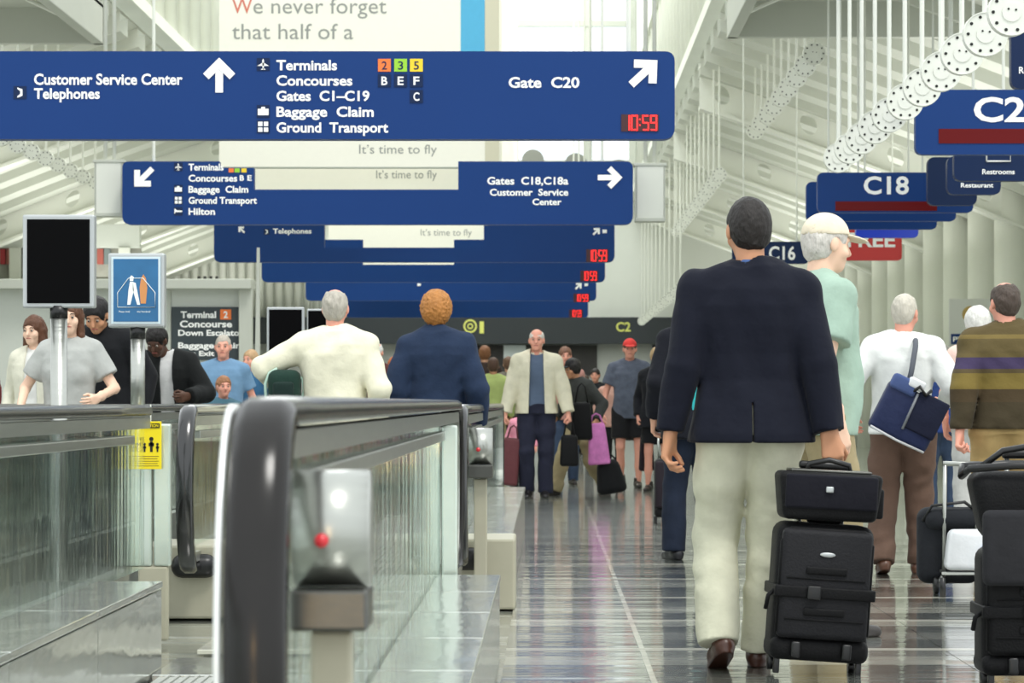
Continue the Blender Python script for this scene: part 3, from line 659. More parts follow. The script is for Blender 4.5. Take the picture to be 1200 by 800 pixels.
# central walkway, second section
balustrade(-.415, 13.6, 25, 'balustrade in line behind the nearest one, black newel and small control housing', 1, .24, deck_end=9, plinth=(.34, .087), bsz=1.15)
balustrade(-1.63, 13.0, 26, 'balustrade with the black looped newel standing on a beige plinth left of centre', 1, .2, stop_box=False, deck_end=9, bsz=1.15, plinth=(.42, -.04))
# second walkway on the left
balustrade(-2.35, 7, 21.8, 'left walkway balustrade seen through the glass of the lower left one', -1, .22, rail=M_RAILGREY, near=False, far=False, stop_box=False, deck_end=14.5)
balustrade(-3.6, 7, 21.8, 'furthest left walkway balustrade behind the waiting people', -1, .22, rail=M_RAILGREY, near=False, far=False, stop_box=False, deck_end=14.5)
# belts
def belt(xa, xb, y0, y1, label):
    t = empty('walkway_belt', ((xa+xb)/2, y0, 0), 0, label, 'moving walkway', 'moving walkway belts'); w = xb-xa
    box('comb_plate', M_DECK, (0, -.35, .012), (w, .7, .022), t, .003)
    bm = bmesh.new(); add_box(bm, (0, 0, .008), (w-.05, .392, .014)); n = 24
    for k in range(n): add_box(bm, (-w/2+.06+(w-.12)*k/(n-1), 0, .018), (.012, .392, .008))
    me = bpy.data.meshes.new('pallet'); bm.to_mesh(me); bm.free(); me.materials.append(mat('pallet_grey', (176, 178, 172), .4, .5, var=.1))
    k = 0; y = 0.2
    while y < y1-y0 and k < 60:
        o = bpy.data.objects.new('pallet', me); COL.objects.link(o); o.parent = t; o.location = (0, y, 0); y += .4; k += 1
    box('comb_plate', M_DECK, (0, y+.15, .012), (w, .7, .022), t, .003)
    return t
belt(-1.42, -.48, 5.2, 10.6, 'near central walkway belt between the two foreground balustrades')
belt(-1.41, -.47, 15, 25, 'second central walkway belt, carrying the two men seen from behind')
belt(-3.36, -2.59, 9, 20.5, 'left walkway belt behind the lower left glass')
box('landing_plate', FL, (-.94, 12.1, .010), (.9, 1.2, .018), fl, .002)
# ---------------------------------------------------------------- displays on poles
def display(name, s, x0, x1, y0, y1, px0, px1, ybot, label, scr, zfoot=0.0, cat='display'):
    cx = px((x0+x1)/2, s); t = empty(name, (cx, F/s, zfoot), 0, label, cat); w = (x1-x0)/s; zt, zb = pz(y0, s)-zfoot, pz(y1, s)-zfoot
    h = zt-zb
    box('bezel', M_SILVER, (0, 0, (zt+zb)/2), (w, .07, h), t, .008); o = box('screen', scr, (0, -.034, (zt+zb)/2), (w*.87, .012, h*.90), t)
    pc = px((px0+px1)/2, s)-cx; pr = (px1-px0)/s/2
    cyl('neck', M_BLACK, (pc, .0, zb+.01), (pc, .0, zb-.045), pr*1.05, t, n=16)
    cyl('pole', M_STEEL, (pc, .0, zb-.045), (pc, .0, .015), pr, t, n=20); cyl('pole_base', M_STEEL, (pc, 0, 0), (pc, 0, .02), pr*1.9, t, n=20)
    return t, w, (zt+zb)/2, h
display('flight_monitor', 262, 28, 112, 252, 361, 59, 79, 468, 'tall black monitor with a silver bezel on a steel pole at left', M_SCREEN)
t, w, zc, h = display('poster_frame', 282, 128, 194, 297, 384, 153, 170, 470, 'silver framed blue poster with a white figure on a steel pole', mat('poster_blue', (36, 100, 146), .5, var=.3, scale=9), .912, 'poster')
box('poster_border', mat('poster_light_border', (206, 222, 226), .5), (0, -.0425, zc), (w*.87, .004, h*.90), t); box('poster_print', MATS['poster_blue'], (0, -.0455, zc), (w*.79, .004, h*.84), t)
M_PF = mat('poster_white_print', (236, 242, 240), .6); M_PO = mat('poster_orange_print', (206, 140, 84), .6)
bm = bmesh.new()
def pq(pts):
    bm.faces.new([bm.verts.new((a, -.049, zc+b)) for a, b in pts])
pq([(-.035, -.06), (-.022, -.06), (-.008, .0), (-.012, .035), (-.024, .035), (-.030, 0)]); pq([(-.012, .0), (.006, -.06), (.018, -.06), (.0, .03), (-.012, .035)]); pq([(-.024, .038), (-.010, .038), (-.008, .055), (-.018, .062), (-.026, .052)])
bm_obj('white_figure', bm, M_PF, t)
bm = bmesh.new(); pq([(.020, -.055), (.042, -.055), (.048, .01), (.042, .05), (.032, .066), (.022, .05), (.016, .01)]); bm_obj('orange_figure', bm, M_PO, t)
tube('line_drawing', M_PF, [(-.075, -.049, zc-.07), (-.075, -.049, zc-.01), (-.03, -.049, zc+.05), (.03, -.049, zc+.05), (.08, -.049, zc-.01), (.08, -.049, zc-.07), (-.075, -.049, zc-.07)], .0016, t, 4)
text('lettering', 'Please hold', M_PF, -.07, -.025, zc-.092, zc-.084, -.049, t, 0); text('lettering', 'the handrail', M_PF, .005, .06, zc-.092, zc-.084, -.049, t, 0)
display('flight_monitor', 151, 313, 357, 360, 416, 329, 339, 468, 'smaller black monitor with a silver frame, left of the man in the cream sweater', M_SCREEN)
display('flight_monitor', 136, 360, 384, 362, 404, 368, 374, 468, 'dark edge on monitor behind the man in the cream sweater', M_SCREEN)
# yellow caution tag
s = 289; t = empty('caution_tag', (px(167.5, s), F/s+.228, pz(551, s)), 0, 'yellow caution tag with black figures, hung below the blue poster', 'warning sign'); w, h = 26/s, 57/s
M_YEL = mat('caution_yellow', (246, 222, 20), .5); box('tag_plate', M_YEL, (0, 0, h/2), (w, .006, h), t, .001)
flat('black_header', M_BLACK, t, -w*.42, w*.42, h*.86, h*.96, -.004, .002); text('lettering', 'CAUTION', M_YEL, -w*.36, w*.36, h*.88, h*.945, -.0075, t)
bm = bmesh.new()
for (x, k) in ((-.27, .6), (0.04, 1.0), (.32, .6)):
    for (a, b, c, d) in ((-.05, .0, .05, .22), (-.1, .12, .1, .19)): add_box(bm, (w*x, -.004, h*.36+h*(b+d)/2*k), (w*(c-a)*k*1.2, .002, h*(d-b)*k))
    add_cyl(bm, (w*x, -.003, h*.36+h*.27*k), (w*x, -.005, h*.36+h*.27*k), w*.10*k, n=10)
bm_obj('black_figures', bm, M_BLACK, t)
for k in range(5): flat('small_print', M_DKBLUE if False else mat('tag_print', (150, 130, 30), .6), t, -w*.38, w*(.38-.06*(k % 2)), h*(.06+.05*k), h*(.075+.05*k), -.003, .001)
cyl('tag_string', M_WHITE, (0, 0, h), (0, 0, h+.07), .003, t, n=5)
# ---------------------------------------------------------------- kiosk at left
s = 97; t = empty('information_kiosk', (px(-60, s), F/s, 0), 0, 'pale kiosk with a grey top beam behind the waiting people at left', 'kiosk'); x0 = px(-60, s)
w = px(295, s)-x0; zt = pz(327, s)
M_KP = mat('kiosk_panel', (206, 210, 202), .6, var=.03)
box('body_panel', M_KP, (w/2, .3, (zt-.1)/2), (w-.1, .3, zt-.12), t); box('top_beam', M_FRAME, (w/2, .2, zt-.06), (w, .6, .12), t, .01); box('corner_post', M_FRAME, (w-.08, .1, zt/2-.05), (.16, .16, zt-.1), t, .01)
for xx in (60, 197): box('panel_joint', M_FRAME, (px(xx, s)-x0, .14, (zt-.1)/2), (.03, .03, zt-.14), t)
for k in range(4): cyl('cap_bolt', M_DARKSTEEL, (px(232+7*k, s)-x0, .1, zt), (px(232+7*k, s)-x0, .1, zt+.04), .02, t, n=6)
s = 98; t = empty('direction_sign', (px(195, s), 35.178, pz(421, s)), 0, 'black sign reading Terminal 2 Concourse Down Escalator on the kiosk', 'sign'); w, h = 88/s, 63/s
box('sign_panel', mat('sign_charcoal', (48, 58, 62), .5), (w/2, 0, h/2), (w, .04, h), t, .005)
X = lambda x: px(x, s)-px(195, s); Z = lambda y: pz(y, s)-pz(421, s)
for wd, a, b, c, d in (('Terminal', 206, 248, 363, 371), ('Concourse', 205, 267, 374, 382), ('Down Escalator', 203, 281, 385, 392), ('Baggage Claim', 203, 281, 400, 407), ('\u2022 Exit', 220, 246, 410, 416)):
    text('lettering', wd, M_TXT, X(a), X(b), Z(d), Z(c), -.022, t, .03)
flat('number_tile', MATS['tile_orange'], t, X(253), X(266), Z(373), Z(361), -.02); text('lettering', '2', M_TXT, X(257), X(262), Z(371), Z(363), -.028, t, .03)
s = 60; t = empty('left_gallery_sign', (px(-30, s), F/s, pz(328, s)), 0, 'pale upper gallery front with a dark strip sign at the far left', 'kiosk'); x0 = px(-30, s); X = lambda x: px(x, s)-x0; Z = lambda y: pz(y, s)-pz(328, s)
box('parapet', M_KP, ((X(163)+0)/2, .2, (Z(262)+Z(290))/2), (X(163), .2, Z(262)-Z(290)), t, .01); flat('dark_strip', mat('strip_sign', (48, 72, 92), .5), t, 0, X(28), Z(262), Z(250), .08); text('lettering', '-C47', M_TXT, X(0), X(26), Z(260), Z(253), .06, t, .03)
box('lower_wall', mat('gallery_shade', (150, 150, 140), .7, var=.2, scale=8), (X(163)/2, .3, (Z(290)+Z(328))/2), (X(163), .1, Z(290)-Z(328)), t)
for xx in (12, 40, 140): box('pier', M_WHITE, (X(xx+5), .1, (Z(290)+Z(328))/2), (.22, .12, Z(290)-Z(328)), t)
for k, (xx, c) in enumerate(((2, (176, 60, 66)), (8, (190, 120, 110)), (29, (96, 110, 120)), (116, (170, 90, 80)), (124, (120, 130, 130)))):
    box('goods_display', mat('goods_%s' % 'abcde'[k], c, .7), (X(xx), .2, Z(300)), (.12, .08, .3), t)
for xx in (-20, 162): box('support_leg', M_FRAME, (X(xx)-.1, .3, -pz(328, s)/2), (.2, .2, pz(328, s)), t)
# tapered fin post near the kiosk
s = 105; tag(prism('fin_post', M_FRAME, [(px(296, s), 0), (px(305, s), 0), (px(304, s), pz(290, s)), (px(301, s), pz(290, s))], F/s, F/s+.05), 'slim tapered grey post beside the kiosk corner', 'post')
# ---------------------------------------------------------------- people: signed-distance bodies meshed by surface nets
def V3(*a): return np.array(a, dtype=float)
def nrm(v): v = np.asarray(v, float); return v/(np.linalg.norm(v)+1e-9)
class Vol:
    def __init__(s, lo, hi, h):
        s.h = h; s.lo = np.array(lo, float); n = np.ceil((np.array(hi)-s.lo)/h).astype(int)+1; s.D = np.full(tuple(n), 0.5, np.float32)
        s.ax = [s.lo[i]+h*np.arange(n[i]) for i in range(3)]
    def win(s, lo, hi, m):
        sl = []; 
        for i in range(3):
            a = int(max(0, math.floor((lo[i]-m-s.lo[i])/s.h))); b = int(min(s.D.shape[i], math.ceil((hi[i]+m-s.lo[i])/s.h)+1)); 
            if b <= a: return None
            sl.append(slice(a, b))
        sl = tuple(sl); g = (s.ax[0][sl[0]][:, None, None], s.ax[1][sl[1]][None, :, None], s.ax[2][sl[2]][None, None, :]); return sl, g
    def blend(s, sl, d, k, op='u'):
        A = s.D[sl]
        if op == 'u':
            if k > 0:
                hh = np.clip(.5+.5*(d-A)/k, 0, 1); r = d*(1-hh)+A*hh-k*hh*(1-hh)
            else: r = np.minimum(A, d)
        else:
            if k > 0:
                hh = np.clip(.5-.5*(-d-A)/k*-1, 0, 1); hh = np.clip(.5-.5*(A+d)/k, 0, 1); r = A*(1-hh)+(-d)*hh+k*hh*(1-hh)
            else: r = np.maximum(A, -d)
        s.D[sl] = r
    def cap(s, a, b, r1, r2=None, k=.02, op='u', cut=None, fl=None):
        """tapered capsule; cut = flat end at b; fl = (axis, factor) flattening"""
        r2 = r1 if r2 is None else r2; a = np.asarray(a, float); b = np.asarray(b, float); R = max(r1, r2)
        w = s.win(np.minimum(a, b)-R, np.maximum(a, b)+R, .04+k)
        if w is None: return
        sl, (x, y, z) = w; ba = b-a; L = ba@ba+1e-9
        px_, py_, pz_ = x-a[0], y-a[1], z-a[2]; t = np.clip((px_*ba[0]+py_*ba[1]+pz_*ba[2])/L, 0, 1)
        dx, dy, dz = px_-t*ba[0], py_-t*ba[1], pz_-t*ba[2]
        if fl is not None:
            ax, fa = fl; q = dx*ax[0]+dy*ax[1]+dz*ax[2]; ex = q*(1/fa-1)
            dx, dy, dz = dx+ex*ax[0], dy+ex*ax[1], dz+ex*ax[2]
        d = np.sqrt(dx*dx+dy*dy+dz*dz)-(r1+(r2-r1)*t)
        if cut: u = nrm(ba); d = np.maximum(d, (x-b[0])*u[0]+(y-b[1])*u[1]+(z-b[2])*u[2])
        s.blend(sl, d, k, op)
    def ell(s, c, r, k=.02, op='u', R=None):
        c = np.asarray(c, float); r = np.asarray(r, float); m = r.max(); w = s.win(c-m, c+m, .03+k)
        if w is None: return
        sl, (x, y, z) = w; X, Y, Z = x-c[0], y-c[1], z-c[2]
        if R is not None: X, Y, Z = (R[0, 0]*X+R[1, 0]*Y+R[2, 0]*Z, R[0, 1]*X+R[1, 1]*Y+R[2, 1]*Z, R[0, 2]*X+R[1, 2]*Y+R[2, 2]*Z)
        q = np.sqrt((X/r[0])**2+(Y/r[1])**2+(Z/r[2])**2); q2 = np.sqrt((X/r[0]**2)**2+(Y/r[1]**2)**2+(Z/r[2]**2)**2)+1e-6
        s.blend(sl, q*(q-1)/q2, k, op)
    def loft(s, tab, k=.02, op='u', e=2.3, capk=.0):
        """tab: rows (z, ax, ay, x0, y0)"""
        tab = np.array(sorted(tab)); z0, z1 = tab[0, 0], tab[-1, 0]; m = tab[:, 1:3].max()
        w = s.win((tab[:, 3].min()-m, tab[:, 4].min()-m, z0), (tab[:, 3].max()+m, tab[:, 4].max()+m, z1), .05+k)
        sl, (x, y, z) = w; zz = z[0, 0]; f = [np.interp(zz, tab[:, 0], tab[:, i])[None, None, :] for i in range(1, 5)]
        q = (np.abs((x-f[2])/f[0])**e+np.abs((y-f[3])/f[1])**e)**(1/e)
        d = (q-1)*np.minimum(f[0], f[1]); d = np.maximum(d, np.maximum(z0-z, z-z1)); s.blend(sl, d, k, op)
    def plane(s, p, n, rng=None):
        """remove the side that n points to"""
        n = nrm(n); x, y, z = s.ax[0][:, None, None], s.ax[1][None, :, None], s.ax[2][None, None, :]
        d = (x-p[0])*n[0]+(y-p[1])*n[1]+(z-p[2])*n[2]; s.D = np.maximum(s.D, d.astype(np.float32))
    def folds(s, amp, seed, fx=16, fz=5):
        r = np.random.RandomState(seed); x, y, z = s.ax[0][:, None, None], s.ax[1][None, :, None], s.ax[2][None, None, :]
        f = 0
        for i in range(4):
            a = r.uniform(-1, 1, 3); ph = r.uniform(0, 6.28, 3); q = fx*(1+.6*i); w = fz*(1+.5*i)
            f = f+np.sin(q*x*(1 if i % 2 else .8)+q*.7*a[0]*y+w*a[1]*z*3+ph[0]+1.6*np.sin(w*z+ph[1]))*np.sin(q*.8*y+w*a[2]*z+ph[2])/(1+.5*i)
        s.D = s.D+(amp*f*.6).astype(np.float32)
    def mesh(s, name, m=None, smooth=1):
        D = s.D; D[0] = D[-1] = .5; D[:, 0] = D[:, -1] = .5; D[:, :, 0] = D[:, :, -1] = .5
        ins = D < 0; sh = [(i, j, k) for i in (0, 1) for j in (0, 1) for k in (0, 1)]
        nx, ny, nz = D.shape; sub = lambda A, o: A[o[0]:nx-1+o[0], o[1]:ny-1+o[1], o[2]:nz-1+o[2]]
        cnt = sum(sub(ins, o).astype(np.int8) for o in sh); mix = (cnt > 0) & (cnt < 8); I = np.argwhere(mix)
        idx = np.full(mix.shape, -1, np.int64); idx[mix] = np.arange(len(I))
        P = np.zeros((len(I), 3)); C = np.zeros(len(I)); i, j, k = I.T
        for ax in range(3):
            for u in (0, 1):
                for v in (0, 1):
                    o = [0, 0, 0]; oth = [q for q in range(3) if q != ax]; o[oth[0]] = u; o[oth[1]] = v; o2 = list(o); o2[ax] = 1
                    d0 = D[i+o[0], j+o[1], k+o[2]]; d1 = D[i+o2[0], j+o2[1], k+o2[2]]; c = (d0 < 0) != (d1 < 0)
                    t = np.where(c, d0/np.where(c, d0-d1, 1), 0); pp = np.array(o, float)[None, :].repeat(len(I), 0); pp[:, ax] += t
                    P += np.where(c[:, None], pp, 0); C += c
        P = (P/C[:, None]+I)*s.h+s.lo
        Q = []
        a = ins[:-1, 1:-1, 1:-1]; b = ins[1:, 1:-1, 1:-1]; E = np.argwhere(a != b); fl = a[tuple(E.T)]
        i, j, k = E[:, 0], E[:, 1]+1, E[:, 2]+1; q = np.stack([idx[i, j-1, k-1], idx[i, j, k-1], idx[i, j, k], idx[i, j-1, k]], 1); q[~fl] = q[~fl][:, ::-1]; Q.append(q)
        a = ins[1:-1, :-1, 1:-1]; b = ins[1:-1, 1:, 1:-1]; E = np.argwhere(a != b); fl = a[tuple(E.T)]
        i, j, k = E[:, 0]+1, E[:, 1], E[:, 2]+1; q = np.stack([idx[i-1, j, k-1], idx[i-1, j, k], idx[i, j, k], idx[i, j, k-1]], 1); q[~fl] = q[~fl][:, ::-1]; Q.append(q)
        a = ins[1:-1, 1:-1, :-1]; b = ins[1:-1, 1:-1, 1:]; E = np.argwhere(a != b); fl = a[tuple(E.T)]
        i, j, k = E[:, 0]+1, E[:, 1]+1, E[:, 2]; q = np.stack([idx[i-1, j-1, k], idx[i, j-1, k], idx[i, j, k], idx[i-1, j, k]], 1); q[~fl] = q[~fl][:, ::-1]; Q.append(q)
        return P, np.concatenate(Q)
def to_mesh(name, parts, m):
    Ps = []; Qs = []; n = 0
    for P, Q in parts: Ps.append(P); Qs.append(Q+n); n += len(P)
    P = np.concatenate(Ps); Q = np.concatenate(Qs); me = bpy.data.meshes.new(name)
    me.vertices.add(len(P)); me.vertices.foreach_set('co', P.ravel()); me.loops.add(Q.size); me.loops.foreach_set('vertex_index', Q.ravel().astype(np.int32))
    me.polygons.add(len(Q)); me.polygons.foreach_set('loop_start', np.arange(0, Q.size, 4, dtype=np.int32)); me.polygons.foreach_set('loop_total', np.full(len(Q), 4, np.int32))
    me.polygons.foreach_set('use_smooth', np.ones(len(Q), bool)); me.update(calc_edges=True); me.validate(); me.materials.append(m); return me
def rotz(a): a = math.radians(a); return np.array([[math.cos(a), -math.sin(a), 0], [math.sin(a), math.cos(a), 0], [0, 0, 1]])
def rotx(a): a = math.radians(a); return np.array([[1, 0, 0], [0, math.cos(a), -math.sin(a)], [0, math.sin(a), math.cos(a)]])
def roty(a): a = math.radians(a); return np.array([[math.cos(a), 0, math.sin(a)], [0, 1, 0], [-math.sin(a), 0, math.cos(a)]])
def ik(a, c, l1, l2, hint):
    a = np.asarray(a, float); c = np.asarray(c, float); d = c-a; L = np.linalg.norm(d); mx = (l1+l2)*.997
    if L > mx: c = a+d/L*mx; L = mx; d = c-a
    u = d/L; q = (l1*l1-l2*l2+L*L)/(2*L); h = math.sqrt(max(l1*l1-q*q, 0)); hv = np.asarray(hint, float); hv = nrm(hv-u*(hv@u)); return a+u*q+hv*h, c
SKIN = {'fair': (224, 172, 144), 'tan': (196, 142, 108), 'pink': (226, 160, 138), 'dark': (88, 60, 46), 'light': (236, 196, 170)}
def skin(n): return mat('skin_'+n, SKIN[n], .5, var=.07, scale=9, spec=.35)
def hand_vol(W_, d, n, side, curl, h, sc, fore=None):
    """hand with palm, four fingers and a thumb; W_ wrist, d along the hand, n palm normal"""
    d = nrm(d); n = nrm(n-d*(n@d)); u = -side*np.cross(n, d); v = Vol(W_-.24, W_+.24, h); q = lambda a, b, c: W_+(d*a+u*b+n*c)*sc
    if fore is not None: v.cap(fore, q(.0, 0, 0), .040*sc, .030*sc, .0, fl=(n, .8))
    rs = .0098*sc
    for i, (lu, ll) in enumerate(((.031, .078), (.011, .088), (-.010, .082), (-.029, .064))):
        k = q(.088-.004*abs(i-1), lu, .0); v.cap(q(.0, lu*.55, 0), k, .017*sc, .0125*sc, .014)
        p = k; a = math.radians(curl)*(.75+.08*i)
        for j, f in enumerate((.46, .30, .24)):
            dd = d*math.cos(a)+n*math.sin(a)+u*(lu*(1.2 if curl < 50 else .2)); e = p+nrm(dd)*ll*f*sc*1.0; v.cap(p, e, rs*(1-.08*j), rs*(.94-.1*j), .004); p = e; a += math.radians(curl)*(.95 if j == 0 else .6)
    v.cap(q(.02, .018, .008), q(.055, .040, .012), .017*sc, .013*sc, .012)
    b = math.radians(min(curl, 60)); t1 = q(.055, .040, .012); t2 = t1+nrm(d*.75+u*.45+n*(.3+b*.5))*.034*sc; t3 = t2+nrm(d*.8+u*(.15-.4*b)+n*(.2+b*.7))*.028*sc
    v.cap(t1, t2, .0115*sc, .0105*sc, .006); v.cap(t2, t3, .0105*sc, .0085*sc, .004)
    return v
class Person:
    def __init__(P, name_lab, X, Y, H=1.75, face=0, z=0.0, w=1.0, feet=None, hands=None, top=None, bottom=None, hair=None, skin_='fair', res=.012, lean=(0, 0), headrot=(0, 0), shoes=(40, 34, 30), curl=(35, 35), elbow=None, group='travellers walking and waiting in the hall', extra=None, belly=0.0, palm=None, pelvis=None, collar=None, woman=False):
        k = H/1.8; P.k = k; P.root = empty('person', (X, Y, z), math.radians(face), name_lab, 'person', group)
        # skeleton (local frame: x right, y forward, z up)
        feet = feet or [(-.10, .02, 0), (.10, .06, 0)]   # ball-independent: ankle x, y (unlifted), heel lift degrees
        hz = .93*k; L1, L2 = .43*k, .41*k; hw = .088*k*min(w, 1.1)
        ank = []
        for (fx, fy, a) in feet:
            ar = math.radians(a); bx, by = fx, fy+.11*k; ank.append(V3(bx, by+(-.11*math.cos(ar)+.08*math.sin(ar))*k, (.11*math.sin(ar)+.08*math.cos(ar))*k))
        py = pelvis[1] if pelvis else np.mean([q[1] for q in ank])*.6; pxx = pelvis[0] if pelvis else 0
        for sd, q in zip((-1, 1), ank):
            dh = math.hypot(q[0]-(pxx+sd*hw), q[1]-py); hz = min(hz, q[2]+math.sqrt(max(.05, ((L1+L2)*.996)**2-dh*dh)))
        if pelvis and len(pelvis) > 2: hz = pelvis[2]
        dz = hz-.93*k; lx, ly = lean   # chest offset from the pelvis
        O = V3(pxx, py, dz)
        T = lambda x, y, z_: V3(x*k, y*k, z_*k)+O+V3(lx, ly, 0)*max(0, (z_-.95)/.55)
        P.T = T; hips = [V3(pxx-hw, py, hz), V3(pxx+hw, py, hz)]
        knees = []
        for i in (0, 1):
            kn, an = ik(hips[i], ank[i], L1, L2, (0.12*(-1, 1)[i], 1, 0)); knees.append(kn); ank[i] = an
        sw = .172*w if not woman else .150*w
        sh = [T(-sw, -.005, 1.435), T(sw, -.005, 1.435)]; hands = hands or [None, None]; wr = []; el = []
        for i, sd in enumerate((-1, 1)):
            hd = hands[i]; tgt = T(sd*(sw+.085), .05, .93) if hd is None else V3(*hd)
            hint = (sd*.5, -1, -.1) if not elbow or elbow[i] is None else elbow[i]
            e, c = ik(sh[i], tgt, .297*k, .262*k, hint); el.append(e); wr.append(c)
        P.wr = wr; P.ank = ank; P.sh = sh
        tp = top or {}; bt = bottom or {}; m_skin = skin(skin_)
        sc = w
        prof = lambda off, z0, z1, bl=0: [(zz*k+dz, max(.03, ax*k*sc+off), max(.03, ay*k*(sc**.5)+off+bl*math.exp(-((zz-1.08)/.13)**2)), O[0]+lx*max(0, (zz-.95)/.55), O[1]+ly*max(0, (zz-.95)/.55)+y0*k+bl*.8*math.exp(-((zz-1.08)/.13)**2))
                for zz, ax, ay, y0 in ((.80, .165, .115, -.015), (.90, .168, .118, -.015), (1.0, .158, .11, -.008), (1.10, .145, .100, .0), (1.2, .148, .102, .005), (1.30, .162, .110, .005), (1.38, .168, .108, .0), (1.44, .150, .092, -.005), (1.48, .105, .072, -.008), (1.52, .062, .055, -.008)) if z0 <= zz <= z1]
        # ---- body: one mesh (trunk and limbs, finer head and hands joined in)
        rb = max(.015, res*1.5); lo = np.min(hips+knees+ank+sh+el+wr, 0)-.2; hi = np.max(hips+knees+ank+sh+el+wr, 0)+.2
        b = Vol((lo[0], lo[1], -.02), (hi[0], hi[1], T(0, 0, 1.62)[2]), rb); b.loft(prof(-.008, .86, 1.6, belly*.7), .02)
        for i in (0, 1):
            b.cap(hips[i], knees[i], .078*k*sc, .052*k, .03); b.cap(knees[i], ank[i]*.6+knees[i]*.4, .050*k, .046*k, .02); b.cap(knees[i]*.45+ank[i]*.55, ank[i], .044*k, .034*k, .02)
            b.cap(sh[i], el[i], .046*k, .036*k, .03); b.cap(el[i], wr[i], .036*k, .026*k, .015); b.cap(T((-1, 1)[i]*.05, -.01, 1.46), sh[i], .05*k, .045*k, .03)
        hc = T(0, .015, 1.665)+V3(0, 0, 0); nb = T(0, -.012, 1.49)
        R = rotz(-headrot[0]) @ rotx(headrot[1]); hc = nb+R @ ((hc-nb)); P.hc = hc; P.R = R
        b.cap(nb-V3(0, 0, .05), nb*.6+hc*.4, .056*k, .05*k, .02)
        bodies = [b.mesh('b')]
        rh = min(res*.7, .010); hv = Vol(hc-.21*k, hc+.21*k, rh); J = lambda x, y, z_: hc+R @ (V3(x, y, z_)*k); hk = k
        hv.ell(J(0, -.012, .032), V3(.074, .093, .088)*hk, .0, R=R); hv.ell(J(0, .026, -.035), V3(.056, .066, .078)*hk, .035, R=R); hv.ell(J(0, .062, -.088), V3(.026, .022, .022)*hk, .03, R=R)
        hv.cap(J(0, .088, .012), J(0, .106, -.028), .009*hk, .0135*hk, .012); hv.cap(J(-.034, .078, .026), J(.034, .078, .026), .011*hk, None, .014)
        for sd in (-1, 1):
            hv.ell(J(sd*.031, .092, .006), V3(.016, .012, .011)*hk, .008, 's', R=R); hv.ell(J(sd*.043, .062, -.030), V3(.020, .020, .022)*hk, .02, R=R)
            hv.ell(J(sd*.076, -.004, -.004), V3(.011, .020, .031)*hk, .008, R=R)
        hv.cap(J(-.018, .084, -.058), J(.018, .084, -.058), .0075*hk, None, .006); hv.cap(J(-.020, .094, -.058), J(.020, .094, -.058), .0022*hk, None, .003, 's')
        hv.cap(hc+R @ V3(0, -.022*k, -.05*k), nb+V3(0, 0, -.05), .052*k, .060*k, .025)
        bodies.append(hv.mesh('h'))
        rf = .0042 if res <= .009 else (.0055 if res <= .012 else .008)
        for i, sd in enumerate((-1, 1)):
            d = nrm(wr[i]-el[i]); pn = V3(-sd, -.25, 0) if not palm or palm[i] is None else V3(*palm[i]); dd = d
            if hands[i] is not None and len(hands) > 2: dd = nrm(V3(*hands[2][i])) if hands[2][i] is not None else d
            hv = hand_vol(wr[i], dd, pn, sd, curl[i], rf, k*(1.0 if not woman else .9), fore=wr[i]-d*.07*k); bodies.append(hv.mesh('f'))
        P.body = link('body', to_mesh('body', bodies, m_skin), None, P.root)
        # face details where the face can be seen
        if P.vis_face(face, headrot):
            for sd in (-1, 1):
                c = J(sd*.031, .083, .006); bm = bmesh.new(); bmesh.ops.create_uvsphere(bm, u_segments=10, v_segments=8, radius=.0105*k, matrix=Matrix.Translation(c)); e = bm_obj('eye', bm, mat('eye_white', (176, 164, 152), .4), P.root, True)
                c2 = J(sd*.031, .0905, .006); bm = bmesh.new(); bmesh.ops.create_uvsphere(bm, u_segments=8, v_segments=6, radius=.0068*k, matrix=Matrix.Translation(c2)); bm_obj('iris', bm, mat('iris_dark', (40, 28, 22), .2), e, True)
                tube('eyebrow', mat('brow_'+('grey' if hair and sum(hair['rgb']) > 450 else 'dark'), (150, 140, 130) if hair and sum(hair['rgb']) > 450 else (48, 34, 26), .9), [J(sd*.016, .089, .027), J(sd*.03, .090, .032), J(sd*.046, .080, .027)], .0035*k, P.root, 6)
            tube('lips', mat('lips', (176, 96, 88), .5), [J(-.022, .086, -.058), J(-.010, .0925, -.056), J(.010, .0925, -.056), J(.022, .086, -.058)], .0042*k, P.root, 6)
        # ---- hair
        if hair: P.make_hair(hair, J, R, hk, rh, hc)
        # ---- trousers / shorts / skirt
        if bt:
            m = cloth(bt['name'], bt['rgb'], **bt.get('m', {})); lo_ = bt.get('loose', .012); v = Vol((lo[0], lo[1], 0), (hi[0], hi[1], dz+1.08*k), res)
            v.loft(prof(.006, .88, 1.0+.02, belly*.5), .02)
            for i in (0, 1):
                v.cap(hips[i]+V3(0, -.015, .0), hips[i]*.5+knees[i]*.5, (.088+lo_)*k*sc**.5, (.078+lo_)*k, .03)
                if bt.get('kind') == 'shorts':
                    e = hips[i]*.22+knees[i]*.78; v.cap(hips[i], e, (.086+lo_)*k, (.088+lo_)*k, .02, cut=True)
                else:
                    e = knees[i]+(ank[i]-knees[i])*1.06+V3(0, -.008, 0)
                    v.cap(hips[i]*.5+knees[i]*.5, knees[i], (.078+lo_)*k, (.064+lo_)*k, .03); v.cap(knees[i], e, (.064+lo_)*k, (.060+lo_)*k, .02, cut=True)
            v.folds(bt.get('fold', .006), 3+int(X*100) % 50, 14, 9); v.plane((0, 0, dz+1.03*k), (0, 0, 1)); P.bottom = link('shorts' if bt.get('kind') == 'shorts' else 'trousers', to_mesh('trousers', [v.mesh('t')], m), None, P.root)
        # ---- shoes
        ms = mat('shoe_%d_%d_%d' % shoes, shoes, .35, var=.1)
